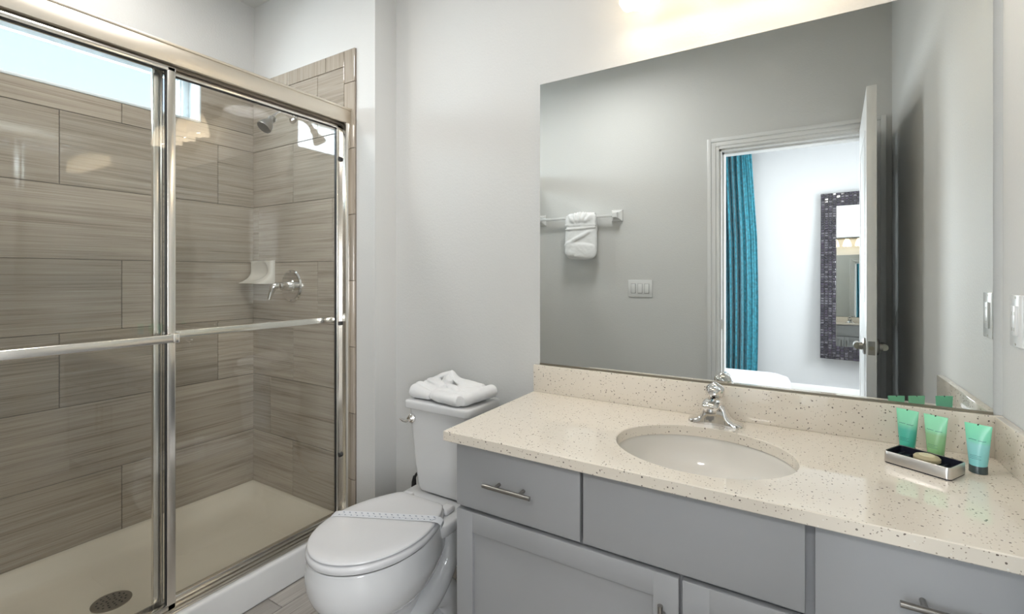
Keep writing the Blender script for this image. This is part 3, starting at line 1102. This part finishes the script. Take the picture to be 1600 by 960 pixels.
# ------------------------------------------------------------------ vanity light
vl = tag(empty('vanity_light', (-0.17, YB, 2.22)), 'wall light with four warm opal bell shades above the mirror', 'wall lamp')
LZ = 0.026
bx('back_plate', M['nickel'], -0.48, 0.14, YB - 0.03, YB - 0.001, 2.215 + LZ, 2.295 + LZ, vl, 0.012)
for k, X in enumerate((-0.43, -0.257, -0.084, 0.089)):
    b = bmesh.new()
    tube(b, [(X, YB - 0.025, 2.255 + LZ), (X, YB - 0.07, 2.285 + LZ), (X, YB - 0.115, 2.275 + LZ), (X, 1.48, 2.235 + LZ)], 0.008, 12, smooth=5)
    lathe(b, [(0.028, -0.045), (0.028, -0.01), (0.018, 0.0), (0.008, 0.006)], X, 1.48, 2.235 + LZ, 24)
    arm = obj('arm', b, M['nickel'], vl)
    b = bmesh.new()
    po = [(0.027, 0.0), (0.036, -0.018), (0.047, -0.045), (0.055, -0.075), (0.0605, -0.105), (0.0625, -0.128)]
    pi_ = [(r - 0.004, z) for r, z in reversed(po)]
    rings = []
    for idx, (r, z) in enumerate(po + pi_):
        inner = idx >= len(po)
        scal = 0.004 if z < -0.10 else 0.0
        rings.append([(X + r * math.cos(2 * PI * i / 48), 1.48 + r * math.sin(2 * PI * i / 48), 2.2055 + LZ + z + scal * math.cos(6 * 2 * PI * i / 48) * (-(z + 0.10) / 0.028)) for i in range(48)])
    loft(b, rings + [rings[0]], cap=False)
    obj('shade', b, M['shade'], arm, sharp=70)
    b = bmesh.new()
    lathe(b, [(0.002, 0.0), (0.012, 0.003), (0.019, 0.012), (0.021, 0.022), (0.017, 0.036), (0.012, 0.05)], X, 1.48, 2.128 + LZ, 20)
    obj('bulb', b, M['bulb'], arm)
    pl = bpy.data.lights.new('vanity_bulb_light', 'POINT')
    pl.energy = 0.45
    pl.color = (1.0, 0.94, 0.85)
    pl.shadow_soft_size = 0.018
    po_ = bpy.data.objects.new('vanity_bulb_light', pl)
    po_.location = (X, 1.48, 2.105 + LZ)
    C.objects.link(po_)

# made-up flush fixtures, out of view, that go with the added fill lamps
for nm, (cx_, cy_), lab in (('added_ceiling_light', (-1.05, 0.66), 'flush fixture added to the bathroom ceiling for fill light, out of view'), ('added_ceiling_light', (-0.1, -1.35), 'flush fixture added for fill light in the room beyond the doorway, out of view')):
    t_ = tag(empty(nm, (cx_, cy_, ZC)), lab, 'ceiling lamp')
    b = bmesh.new()
    lathe(b, [(0.001, -0.0005), (0.19, -0.0005), (0.19, -0.02), (0.175, -0.028), (0.165, -0.028), (0.165, -0.015), (0.001, -0.015)], cx_, cy_, ZC, 40, cap=False)
    obj('rim', b, M['nickel'], t_)
    b = bmesh.new()
    lathe(b, [(0.164, -0.018), (0.164, -0.03), (0.14, -0.045), (0.10, -0.056), (0.05, -0.062), (0.001, -0.064)], cx_, cy_, ZC, 40)
    obj('diffuser', b, M['diffuser'], t_)

t_ = tag(empty('added_recessed_light', (-2.12, 0.72, ZC)), 'small recessed light added over the shower as fill, out of view', 'ceiling lamp')  # made-up downlight, goes with the fill that brightens the shower
b = bmesh.new()
lathe(b, [(0.066, -0.0005), (0.090, -0.0005), (0.090, -0.006), (0.078, -0.009), (0.066, -0.009), (0.066, -0.0005)], -2.12, 0.72, ZC, 40, cap=False)
obj('rim', b, M['trim'], t_)
b = bmesh.new()
lathe(b, [(0.001, -0.001), (0.065, -0.001), (0.065, -0.003), (0.001, -0.004)], -2.12, 0.72, ZC, 32, cap=False)
obj('diffuser', b, M['diffuser'], t_)

# ------------------------------------------------------------------ toilet
TX = -1.180
TYC, TA, TBF, TBB = 1.085, 0.175, 0.219, 0.222
def outline(d=0.0, z=0.0, sx=1.0, sy=1.0, dy=0.0, xo=0.0):
    """egg outline; d = inset"""
    a, bf_, bb_ = TA * sx - d, TBF * sy - d, TBB * sy - d
    pts = []
    for i in range(40):
        t_ = PI * i / 40           # front half from +x round to -x
        pts.append((a * math.cos(t_), -bf_ * math.sin(t_)))
    side = []
    for i in range(13):
        t_ = i / 12
        w = a * (1 - 0.37 * t_ ** 2.0)
        side.append((w, bb_ * t_ * 0.93))
    wl = side[-1][0]
    corner = [(wl - 0.012, bb_ * 0.985), (wl - 0.028, bb_)]
    side = side + corner
    left = [(-x_, y_) for x_, y_ in side]
    right = [(x_, y_) for x_, y_ in reversed(side)]
    allp = pts + left + right[:-1]
    return [(TX + xo + x_, TYC + dy + y_, z) for x_, y_ in allp]


toi = tag(empty('toilet', (TX, 1.25, 0)), 'white toilet with its lid closed, between shower and vanity', 'toilet')
b = bmesh.new()
ctrl = [(0.383, 0.97, 0.97, 0.0), (0.387, 0.99, 0.99, 0.0), (0.382, 1.01, 1.01, 0.0), (0.360, 1.03, 1.02, 0.0), (0.335, 1.04, 1.03, 0.0), (0.300, 1.04, 1.03, 0.003), (0.268, 0.99, 0.985, 0.004),
        (0.240, 0.92, 0.91, 0.006), (0.215, 0.80, 0.79, 0.008), (0.185, 0.65, 0.66, 0.014), (0.13, 0.54, 0.64, 0.045), (0.06, 0.56, 0.66, 0.045), (0.02, 0.62, 0.72, 0.045), (0.0, 0.63, 0.73, 0.045)]
cc = smooth_pts([Vector(c_) for c_ in ctrl], 3)
loft(b, [outline(0, c_[0], c_[1], c_[2], c_[3]) for c_ in cc], True)
# rear deck and pedestal
def rr3(x0, x1, y0, y1, r, z):
    return rrect(x0, x1, y0, y1, r, z, 5)
loft(b, [rr3(TX - 0.148, TX + 0.148, 1.24, 1.560, 0.03, 0.342), rr3(TX - 0.155, TX + 0.155, 1.235, 1.565, 0.035, 0.355), rr3(TX - 0.155, TX + 0.155, 1.235, 1.565, 0.035, 0.380), rr3(TX - 0.150, TX + 0.150, 1.24, 1.56, 0.03, 0.388)])
loft(b, [rr3(TX - 0.105, TX + 0.105, 1.05, 1.44, 0.06, 0.0), rr3(TX - 0.100, TX + 0.100, 1.06, 1.43, 0.06, 0.025), rr3(TX - 0.062, TX + 0.062, 1.12, 1.42, 0.05, 0.06), rr3(TX - 0.055, TX + 0.055, 1.14, 1.46, 0.05, 0.2), rr3(TX - 0.09, TX + 0.09, 1.18, 1.52, 0.05, 0.33), rr3(TX - 0.13, TX + 0.13, 1.22, 1.54, 0.05, 0.352)])
for s in (1, -1):
    tube(b, [(TX + s * 0.070, 1.385, 0.350), (TX + s * 0.086, 1.362, 0.325), (TX + s * 0.090, 1.352, 0.262), (TX + s * 0.089, 1.325, 0.195), (TX + s * 0.082, 1.255, 0.130), (TX + s * 0.072, 1.175, 0.100), (TX + s * 0.060, 1.10, 0.06)],
         [0.042, 0.044, 0.040, 0.043, 0.048, 0.050, 0.046], 20, smooth=6)
    tube(b, [(TX + s * 0.045, 1.25, 0.10), (TX + s * 0.078, 1.315, 0.105), (TX + s * 0.085, 1.350, 0.075), (TX + s * 0.080, 1.365, 0.02)], [0.045, 0.050, 0.050, 0.048], 20, smooth=6)
obj('bowl', b, M['porcelain'], toi, sharp=60)
for s in (1, -1):
    b = bmesh.new()
    lathe(b, [(0.014, 0.0), (0.014, 0.006), (0.009, 0.014), (0.001, 0.016)], TX + s * 0.088, 1.22, 0.005, 16)
    obj('bolt_cap', b, M['seat'], toi)
b = bmesh.new()
loft(b, [outline(0.010, 0.3880), outline(0.0, 0.3900), outline(-0.005, 0.3940), outline(-0.005, 0.4080), outline(0.000, 0.4135), outline(0.008, 0.4150), outline(0.020, 0.4155)])
obj('seat', b, M['seat'], toi, sharp=60)
b = bmesh.new()
loft(b, [outline(0.016, 0.4175), outline(0.002, 0.4182), outline(-0.001, 0.4200), outline(0.0, 0.4235), outline(0.003, 0.4250), outline(0.010, 0.4275), outline(0.030, 0.4295), outline(0.050, 0.4302)])
obj('lid', b, M['seat'], toi, sharp=60)
for s in (1, -1):
    b = bmesh.new()
    box(b, TX + s * 0.098 - 0.022, TX + s * 0.098 + 0.022, 1.300, 1.352, 0.3882, 0.409, 0.008, 4)
    obj('hinge_cap', b, M['seat'], toi)
# tank
TKX0, TKX1 = -1.326, -1.030
b = bmesh.new()
def tk(z, ins, fy_, r=0.022, bow=0.010):
    pts = rrect(TKX0 + ins, TKX1 - ins, fy_, 1.583, r, z, 6)
    out = []
    cxm, hw = (TKX0 + TKX1) / 2, (TKX1 - TKX0) / 2
    for (x_, y_, z_) in pts:
        if y_ < 1.48:
            y_ -= bow * (1 - ((x_ - cxm) / hw) ** 2)
        out.append((x_, y_, z_))
    return out
loft(b, [tk(0.393, 0.045, 1.420, 0.03), tk(0.396, 0.033, 1.408, 0.03), tk(0.412, 0.028, 1.402, 0.03), tk(0.50, 0.020, 1.398), tk(0.62, 0.008, 1.392), tk(0.716, 0.0, 1.388)])
tank = obj('tank', b, M['porcelain'], toi, sharp=50)
b = bmesh.new()
def tl_(z, ins, r=0.02):
    pts = rrect(-1.340 + ins, -1.018 - ins, 1.374 + ins, 1.592 - ins, r, z, 6)
    cxm, hw = -1.179, 0.161
    return [(x_, y_ - (0.012 * (1 - ((x_ - cxm) / hw) ** 2) if y_ < 1.48 else 0), z_) for x_, y_, z_ in pts]
loft(b, [tl_(0.7165, 0.004), tl_(0.7180, 0.001), tl_(0.722, 0.0), tl_(0.740, 0.0), tl_(0.745, 0.0015), tl_(0.7480, 0.005), tl_(0.749, 0.011)])
obj('tank_lid', b, M['porcelain'], toi, sharp=60)
b = bmesh.new()
lx, ly, lz = -1.302, 1.384, 0.677
tube(b, [(lx, ly + 0.008, lz), (lx, ly - 0.006, lz), (lx, ly - 0.010, lz)], [0.018, 0.018, 0.014], 20)
tube(b, [(lx, ly - 0.006, lz), (lx, ly - 0.020, lz)], 0.009, 14)
tube(b, [(lx + 0.004, ly - 0.020, lz - 0.002), (lx - 0.006, ly - 0.024, lz - 0.006), (lx - 0.018, ly - 0.030, lz - 0.004), (lx - 0.030, ly - 0.036, lz + 0.004)], [0.009, 0.012, 0.010, 0.004], 14, smooth=4, flat=0.5)
obj('flush_lever', b, M['chrome'], toi)
b = bmesh.new()
tube(b, [(-1.42, YB - 0.01, 0.20), (-1.415, 1.55, 0.22), (-1.405, 1.505, 0.30), (-1.398, 1.50, 0.37), (-1.375, 1.50, 0.405), (-1.33, 1.50, 0.412), (-1.27, 1.50, 0.412)], 0.0055, 12, smooth=5)
tube(b, [(-1.402, 1.501, 0.325), (-1.400, 1.500, 0.36), (-1.397, 1.50, 0.385)], [0.012, 0.010, 0.006], 12)
obj('supply_hose', b, M['rubber'], toi)

# paper band across the lid
pb = tag(empty('paper_band', (TX, 1.13, 0.430)), 'patterned sanitary paper band stretched across the closed toilet lid', 'paper band')
A0, A1 = Vector((-1.3555, 1.053, 0)), Vector((-1.0155, 1.212, 0))
dv = (A1 - A0).normalized()
nv = Vector((-dv.y, dv.x, 0))
Z = 0.4320
path = [(A0 - dv * 0.003, 0.4070), (A0 - dv * 0.003, 0.4200), (A0 + dv * 0.004, 0.4275), (A0 + dv * 0.018, 0.4302), (A0 + dv * 0.04, Z), (A1 - dv * 0.04, Z), (A1 - dv * 0.018, 0.4308), (A1 - dv * 0.002, 0.4278), (A1 + dv * 0.007, 0.4200), (A1 + dv * 0.008, 0.4080)]
b = bmesh.new()
HWB = 0.019
rings = []
for (p, z) in path:
    rings.append([(p.x - nv.x * HWB, p.y - nv.y * HWB, z), (p.x + nv.x * HWB, p.y + nv.y * HWB, z), (p.x + nv.x * HWB, p.y + nv.y * HWB, z + 0.0006), (p.x - nv.x * HWB, p.y - nv.y * HWB, z + 0.0006)])
loft(b, rings)
obj('band', b, M['paper'], pb)
b = bmesh.new()
Ld = (A1 - A0).length
k = 0
t_ = 0.030
while t_ < Ld - 0.03:
    for s in (-1, 1):
        c_ = A0 + dv * (t_ + (0.009 if s > 0 else 0)) + nv * s * 0.0085
        tube(b, [(c_.x, c_.y, Z + 0.0004), (c_.x, c_.y, Z + 0.0009)], 0.0026, 8)
    c_ = A0 + dv * (t_ + 0.004)
    for s in (-1, 1):
        q0 = c_ + nv * s * 0.012
        q1 = c_ + dv * 0.012 + nv * s * 0.002
        tube(b, [(q0.x, q0.y, Z + 0.0005), (q1.x, q1.y, Z + 0.0005)], 0.0005, 5, mat=1)
    t_ += 0.021
obj('printed_pattern', b, [M['paperdots'], basic('pale_print', (0.50, 0.53, 0.60), 0.6)], pb)

# ------------------------------------------------------------------ towels
def blob(bm, c, r, rz=0.0, rx=0.0, ry=0.0, e=1.0):
    t = bmesh.new()
    bmesh.ops.create_icosphere(t, subdivisions=4, radius=1.0)
    for v in t.verts:      # superellipsoid-ish when e < 1
        v.co = Vector([math.copysign(abs(q) ** e, q) for q in v.co])
    T = Matrix.Translation(c) @ Matrix.Rotation(rz, 4, 'Z') @ Matrix.Rotation(ry, 4, 'Y') @ Matrix.Rotation(rx, 4, 'X') @ Matrix.Diagonal((*r, 1))
    merge(bm, t, 0, T)


def soften(o, voxel, iters, disp):
    m = o.modifiers.new('remesh', 'REMESH'); m.mode = 'VOXEL'; m.voxel_size = voxel; m.use_smooth_shade = True
    m = o.modifiers.new('smooth', 'SMOOTH'); m.factor = 0.6; m.iterations = iters
    tx = bpy.data.textures.new('cloth_ripples', 'CLOUDS'); tx.noise_scale = 0.035; tx.noise_depth = 2
    m = o.modifiers.new('ripples', 'DISPLACE'); m.texture = tx; m.strength = disp; m.mid_level = 0.5; m.texture_coords = 'LOCAL'


TZ = 0.7525
ftc = Vector((-1.19, 1.475, TZ))
b = bmesh.new()
# right: rolled, layered pad; left: rolled lobe; middle: pulled-up fan
def roll(p, q, r0, r1, fl=0.75, mid=None):
    p, q = Vector(p), Vector(q)
    m_ = Vector(mid) if mid else (p + q) / 2
    tube(b, [p - (q - p) * 0.03, p, m_, q, q + (q - p) * 0.03], [r0 * 0.6, r0, (r0 + r1) / 2, r1, r1 * 0.6], 20, smooth=6, flat=fl)
roll((-1.190, 1.402, TZ + 0.023), (-1.075, 1.392, TZ + 0.022), 0.024, 0.025, 0.9)
roll((-1.205, 1.430, TZ + 0.024), (-1.060, 1.440, TZ + 0.024), 0.024, 0.025, 0.9)
roll((-1.200, 1.475, TZ + 0.026), (-1.050, 1.490, TZ + 0.026), 0.027, 0.026, 0.9)
roll((-1.195, 1.515, TZ + 0.026), (-1.055, 1.540, TZ + 0.026), 0.026, 0.025, 0.9)
roll((-1.062, 1.395, TZ + 0.024), (-1.032, 1.545, TZ + 0.032), 0.023, 0.027, 0.95)
roll((-1.318, 1.415, TZ + 0.026), (-1.228, 1.405, TZ + 0.018), 0.027, 0.016, 1.0)
roll((-1.326, 1.450, TZ + 0.028), (-1.222, 1.440, TZ + 0.024), 0.029, 0.021, 0.95)
roll((-1.320, 1.490, TZ + 0.027), (-1.220, 1.475, TZ + 0.026), 0.027, 0.022, 0.95)
blob(b, (-1.208, 1.430, TZ + 0.022), (0.018, 0.050, 0.022), 0.1)
# pulled-up wings of the bow
tube(b, [(-1.205, 1.455, TZ + 0.045), (-1.250, 1.475, TZ + 0.055), (-1.300, 1.490, TZ + 0.058)], [0.012, 0.022, 0.020], 16, smooth=5, flat=0.45, up=(0, 0, 1))
tube(b, [(-1.290, 1.500, TZ + 0.060), (-1.240, 1.510, TZ + 0.080), (-1.205, 1.515, TZ + 0.098)], [0.016, 0.020, 0.008], 16, smooth=5, flat=0.5, up=(0, 0, 1))
tube(b, [(-1.205, 1.515, TZ + 0.094), (-1.175, 1.510, TZ + 0.066), (-1.120, 1.515, TZ + 0.054), (-1.060, 1.525, TZ + 0.046)], [0.010, 0.020, 0.026, 0.022], 16, smooth=5, flat=0.45)
tube(b, [(-1.215, 1.500, TZ + 0.055), (-1.200, 1.490, TZ + 0.075)], [0.026, 0.016], 16)
tube(b, [(-1.195, 1.470, TZ + 0.050), (-1.150, 1.450, TZ + 0.052), (-1.105, 1.430, TZ + 0.044)], [0.012, 0.016, 0.010], 16, smooth=5, flat=0.5)
ft = obj('folded_towel', b, M['terry'], origin=ftc)
tag(ft, 'white washcloth folded into a bow on top of the toilet tank', 'towel')
soften(ft, 0.0028, 3, 0.004)

# towel bar on the doorway wall
BZt = 1.655
tb = tag(empty('towel_bar', (-1.388, YF, BZt)), 'white ceramic towel bar on the doorway wall, seen in the mirror', 'towel bar')
for X in (-1.686, -1.090):
    b = bmesh.new()
    sq = lambda h, yy: [(X + h * sx_, YF + yy, BZt + h * sz_) for sx_, sz_ in ((1, 1), (-1, 1), (-1, -1), (1, -1))]
    loft(b, [sq(0.040, 0.0005), sq(0.040, 0.010), sq(0.030, 0.016), sq(0.021, 0.028), sq(0.017, 0.045), sq(0.019, 0.062), sq(0.015, 0.068)])
    obj('mount', b, M['whitecer'], tb)
b = bmesh.new()
box(b, -1.676, -1.100, YF + 0.043, YF + 0.061, BZt - 0.009, BZt + 0.009, 0.003)
obj('bar', b, M['whitecer'], tb)
# hanging pocket-folded towel
hx0, hx1 = -1.452, -1.215
hm = (hx0 + hx1) / 2
b = bmesh.new()
yb_ = YF + 0.052
blob(b, (hm, yb_ + 0.024, 1.475), (0.120, 0.022, 0.125), e=0.45)
blob(b, (hm, yb_ + 0.026, 1.625), (0.116, 0.026, 0.055), e=0.5)
blob(b, (hm, yb_ - 0.030, 1.60), (0.105, 0.012, 0.09), e=0.5)
blob(b, (hm, yb_ + 0.034, 1.415), (0.118, 0.022, 0.055), e=0.5, ry=0.10)
blob(b, (hm - 0.02, yb_ + 0.036, 1.50), (0.115, 0.020, 0.016), e=0.7, ry=-0.45)
blob(b, (hm, yb_ + 0.036, 1.595), (0.122, 0.018, 0.012), e=0.7, ry=0.04)
blob(b, (hm, yb_ + 0.036, 1.572), (0.120, 0.018, 0.010), e=0.7, ry=-0.03)
for k in range(11):       # gathered fan at the top
    a = (k - 5) / 5.0
    base_ = Vector((hm + 0.03 * a, yb_ + 0.038, 1.595))
    tip = Vector((hm + 0.112 * a, yb_ + 0.022 + 0.014 * (k % 2), 1.690 - 0.028 * abs(a) ** 1.5))
    tube(b, [base_, (base_ + tip) / 2 + Vector((0, 0.012, 0)), tip], [0.009, 0.014, 0.010], 12, smooth=4)
tube(b, [(hm - 0.10, yb_, BZt + 0.004), (hm, yb_, BZt + 0.008), (hm + 0.10, yb_, BZt + 0.004)], [0.026, 0.028, 0.026], 16, smooth=4)
ht = obj('hanging_towel', b, M['terry'], origin=(hm, yb_, 1.65))
tag(ht, 'white towel folded into a pocket, hanging on the ceramic towel bar', 'towel')
soften(ht, 0.0045, 5, 0.005)

# ------------------------------------------------------------------ toiletries
tc_ = Vector((0.244, 1.420, CT))
TR = Matrix.Translation(tc_) @ Matrix.Rotation(math.radians(-30.5), 4, 'Z')
tray = tag(empty('amenity_tray', tc_), 'small rectangular silver tray with a black liner on the countertop', 'tray')
hw, hd, hh = 0.0625, 0.040, 0.028
def rl(w, d, r, z): return rrect(-w, w, -d, d, r, z, 6)
b = bmesh.new()
loft(b, [rl(hw, hd, 0.009, 0.003), rl(hw, hd, 0.009, hh - 0.0006), rl(hw - 0.0006, hd - 0.0006, 0.0085, hh), rl(hw - 0.0022, hd - 0.0022, 0.007, hh), rl(hw - 0.0022, hd - 0.0022, 0.007, 0.004)], cap=False, T=TR)
obj('metal_rim', b, M['traymetal'], tray, sharp=50)
b = bmesh.new()
loft(b, [rl(hw - 0.001, hd - 0.001, 0.008, 0.0003), rl(hw - 0.001, hd - 0.001, 0.008, 0.003), rl(hw - 0.0023, hd - 0.0023, 0.007, 0.0035), rl(hw - 0.0024, hd - 0.0024, 0.007, hh - 0.001), rl(hw - 0.0040, hd - 0.0040, 0.006, hh - 0.001), rl(hw - 0.0040, hd - 0.0040, 0.006, 0.014)], T=TR)
for k in range(7):
    xx = -0.05 + k * 0.0165
    box(b, xx - 0.004, xx + 0.004, -hd + 0.004, hd - 0.004, 0.013, 0.017, 0.001, T=TR)
obj('liner', b, M['trayblack'], tray, sharp=50)
b = bmesh.new()
sp_ = TR @ Vector((0.006, 0.002, 0))
lathe(b, [(0.001, 0.0), (0.0215, 0.0), (0.0245, 0.003), (0.0245, 0.009), (0.0215, 0.0125), (0.016, 0.0138), (0.001, 0.0142)], sp_.x, sp_.y, CT + 0.0172, 32, cap=False)
so = tag(obj('soap_bar', b, M['soap'], origin=(sp_.x, sp_.y, CT + 0.0172)), 'round olive soap bar lying in the silver tray', 'soap')
b = bmesh.new()
lathe(b, [(0.001, 0.0137), (0.0145, 0.0137), (0.0140, 0.0150), (0.001, 0.0152)], sp_.x, sp_.y, CT + 0.0172, 28, cap=False)
obj('label', b, M['soaplabel'], so)


def travel_tube(X, Y, rot, mat, label):
    T = Matrix.Translation((X, Y, CT)) @ Matrix.Rotation(math.radians(rot), 4, 'Z')
    o = tag(empty('travel_tube', (X, Y, CT)), label, 'toiletry tube', 'travel tubes by the tray')
    bm = bmesh.new()
    rings = []
    H0, H1 = 0.017, 0.108
    for i in range(17):
        t = i / 16
        w = 0.0150 + (0.0232 - 0.0150) * t ** 0.85
        dd = 0.0150 * (1 - t ** 1.6) + 0.0010
        rings.append([(w * math.cos(2 * PI * k / 36), dd * math.sin(2 * PI * k / 36), H0 + (H1 - H0) * t) for k in range(36)])
    loft(bm, rings, T=T)
    bo = obj('tube_body', bm, mat, o, sharp=60)
    bm = bmesh.new()
    lathe(bm, [(0.001, 0.0002), (0.0148, 0.0002), (0.0158, 0.001), (0.0158, 0.0165), (0.0150, 0.0180), (0.001, 0.0180)], 0, 0, 0, 32, T=T, cap=False)
    obj('cap', bm, M['cap'], o)
    # tiny print: emblem arc, name line and small lines on the front, following the curved face
    bm = bmesh.new()
    rnd = random.Random(int(X * 1000))
    def line(z, x0, x1, th, amp):
        t = (z - H0) / (H1 - H0)
        w = 0.0150 + 0.0082 * t ** 0.85
        dd = 0.0150 * (1 - t ** 1.6) + 0.0010
        pts = []
        n_ = max(3, int((x1 - x0) / 0.0016))
        for i in range(n_ + 1):
            xx = x0 + (x1 - x0) * i / n_
            yy = -dd * math.sqrt(max(0.0, 1 - (xx / w) ** 2)) - 0.0002
            pts.append((xx, yy, z + amp * rnd.uniform(-1, 1)))
        tube(bm, pts, th, 5, T=T)
    t0 = 0.074
    line(t0, -0.0145, -0.001, 0.00045, 0.0007)
    line(t0 - 0.001, 0.002, 0.0145, 0.00045, 0.0007)
    obj('name_line', bm, M['ink'], o)
    bm = bmesh.new()
    for q in range(3):
        line(0.040 - q * 0.0035, -0.011, 0.008 - 0.003 * (q == 1), 0.0003, 0.0003)
    obj('small_print', bm, M['ink'], o)
    bm = bmesh.new()
    box(bm, -0.0012, 0.0012, -0.0016, 0.0016, 0.1035, 0.1084, 0, T=T)
    obj('hang_notch', bm, M['hole'], o)


travel_tube(0.2306, 1.519, -29, M['tubeA'], 'green-teal travel tube behind the tray, leftmost of the three tubes')
travel_tube(0.2787, 1.4900, -30, M['tubeB'], 'yellow-green travel tube behind the tray, middle of the three tubes')
travel_tube(0.3440, 1.4520, -27, M['tubeC'], 'pale aqua travel tube standing right of the tray, rightmost of the three')

# ------------------------------------------------------------------ bedroom things seen in the mirror
# teal curtain
cu = tag(empty('curtain', (-0.8, BY + 0.13, 0.02)), 'long teal velvet curtain hanging in the room beyond the doorway', 'curtain')
b = bmesh.new()
nz, nu = 30, 150
front, back = [], []
for j in range(nz + 1):
    t = j / nz
    z = 0.03 + (2.62 - 0.03) * t
    xr = -0.385 + (-0.045) * max(0, (t - 0.62) / 0.38) ** 1.2 - 0.02 * (1 - t) * 0 + 0.012 * math.sin(t * 5)
    xl = -1.15
    rowf, rowb = [], []
    for i in range(nu + 1):
        u = i / nu
        x = xl + (xr - xl) * u
        ph = u * 2 * PI * 14 + 0.5 * math.sin(t * 3 + u * 9)
        y = BY + 0.13 + 0.045 * math.sin(ph) * (1 - 0.85 * min(1, max(0, (u - 0.80) / 0.08))) + 0.006 * math.sin(ph * 2.3 + t * 4)
        rowf.append((x, y, z)); rowb.append((x, y - 0.003, z))
    front.append(rowf); back.append(rowb)
rings = [f + list(reversed(k_)) for f, k_ in zip(front, back)]
loft(b, rings)
obj('fabric', b, M['curtain'], cu, sharp=80)
cr = bmesh.new()
tube(cr, [(-2.7, BY + 0.13, 2.655), (-0.28, BY + 0.13, 2.655)], 0.014, 14)
for X in (-2.65, -0.33):
    tube(cr, [(X, BY + 0.001, 2.655), (X, BY + 0.13, 2.655)], 0.008, 10)
tube(cr, [(-0.28, BY + 0.13, 2.655), (-0.26, BY + 0.13, 2.655), (-0.24, BY + 0.13, 2.655)], [0.014, 0.026, 0.012], 14)
tag(obj('curtain_rod', cr, M['nickel'], origin=(-1.5, BY, 2.655)), 'metal curtain rod above the teal curtain', 'curtain rod')

# mosaic mirror, leaning back slightly against the wall
mx0, mx1, mzb, mzt = 0.182, 1.02, 0.40, 2.07
mm = empty('mosaic_mirror', ((mx0 + mx1) / 2, BY + 0.02, mzb))
tag(mm, 'tall mirror in a black glass mosaic frame on the wall beyond the doorway', 'mirror')
tilt = math.radians(2.6)
MT = Matrix.Translation((mx0, BY + 0.103, mzb)) @ Matrix.Rotation(math.radians(6.7), 4, 'Z') @ Matrix.Rotation(tilt, 4, 'X') @ Matrix.Translation((-mx0, 0, 0))
hgt = (mzt - mzb)
fwid = 0.132
b = bmesh.new()
box(b, mx0, mx0 + fwid, -0.02, 0.008, 0, hgt, T=MT)
box(b, mx1 - fwid, mx1, -0.02, 0.008, 0, hgt, T=MT)
box(b, mx0 + fwid, mx1 - fwid, -0.02, 0.008, 0, fwid, T=MT)
box(b, mx0 + fwid, mx1 - fwid, -0.02, 0.008, hgt - fwid, hgt, T=MT)
rnd = random.Random(3)
def chip(x0_, x1_, z0_, z1_, m_):
    cx_, cz_ = (x0_ + x1_) / 2, (z0_ + z1_) / 2
    T = MT @ Matrix.Translation((cx_, 0.009, cz_)) @ Matrix.Rotation(rnd.uniform(-0.13, 0.13), 4, 'X') @ Matrix.Rotation(rnd.uniform(-0.13, 0.13), 4, 'Z')
    w_, h_ = (x1_ - x0_) / 2 - 0.002, (z1_ - z0_) / 2 - 0.002
    t = bmesh.new()
    lo = [t.verts.new(p) for p in ((-w_, -0.004, -h_), (w_, -0.004, -h_), (w_, -0.004, h_), (-w_, -0.004, h_))]
    k_ = 0.8
    hi = [t.verts.new(p) for p in ((-w_ * k_, 0.004, -h_ * k_), (w_ * k_, 0.004, -h_ * k_), (w_ * k_, 0.004, h_ * k_), (-w_ * k_, 0.004, h_ * k_))]
    t.faces.new(hi)
    for i in range(4):
        t.faces.new((lo[i], lo[(i + 1) % 4], hi[(i + 1) % 4], hi[i]))
    merge(b, t, m_, T)
def field(xa, xb, za, zb, nx, nz_):
    for i in range(nx):
        for j in range(nz_):
            chip(xa + (xb - xa) * i / nx, xa + (xb - xa) * (i + 1) / nx, za + (zb - za) * j / nz_, za + (zb - za) * (j + 1) / nz_, rnd.choice((1, 1, 2, 3)))
field(mx0, mx0 + fwid, 0, hgt, 4, 68)
field(mx1 - fwid, mx1, 0, hgt, 4, 68)
field(mx0 + fwid, mx1 - fwid, 0, fwid, 17, 5)
field(mx0 + fwid, mx1 - fwid, hgt - fwid, hgt, 17, 5)
obj('mosaic_frame', b, [M['frameback'], M['mosaic'], basic('plum_glass_mosaic', (0.05, 0.042, 0.06), 0.15), basic('smoke_glass_mosaic', (0.09, 0.085, 0.10), 0.2)], mm, sharp=20)
b = bmesh.new()
box(b, mx0 + fwid - 0.004, mx1 - fwid + 0.004, -0.006, 0.000, fwid - 0.004, hgt - fwid + 0.004, T=MT)
obj('mirror_glass', b, M['mirror'], mm)

# white ottoman
ot = tag(empty('ottoman', (-0.7, -0.86, 0)), 'white rounded upholstered bench beyond the doorway, seen low in the mirror', 'bench')
b = bmesh.new()
ox0, ox1, oy0, oy1 = -1.35, -0.055, -1.28, -0.45
loft(b, [rrect(ox0 + 0.02, ox1 - 0.02, oy0 + 0.02, oy1 - 0.02, 0.08, 0.10, 8), rrect(ox0, ox1, oy0, oy1, 0.10, 0.13, 8), rrect(ox0, ox1, oy0, oy1, 0.10, 0.38, 8), rrect(ox0 + 0.02, ox1 - 0.02, oy0 + 0.02, oy1 - 0.02, 0.10, 0.42, 8), rrect(ox0 + 0.07, ox1 - 0.07, oy0 + 0.07, oy1 - 0.07, 0.10, 0.443, 8), rrect(ox0 + 0.16, ox1 - 0.16, oy0 + 0.16, oy1 - 0.16, 0.10, 0.45, 8)])
obj('cushion', b, M['upholstery'], ot, sharp=70)
for X in (ox0 + 0.12, ox1 - 0.12):
    for Y in (oy0 + 0.12, oy1 - 0.12):
        b = bmesh.new()
        lathe(b, [(0.018, 0.0), (0.026, 0.102)], X, Y, 0, 14)
        obj('leg', b, M['rubber'], ot)
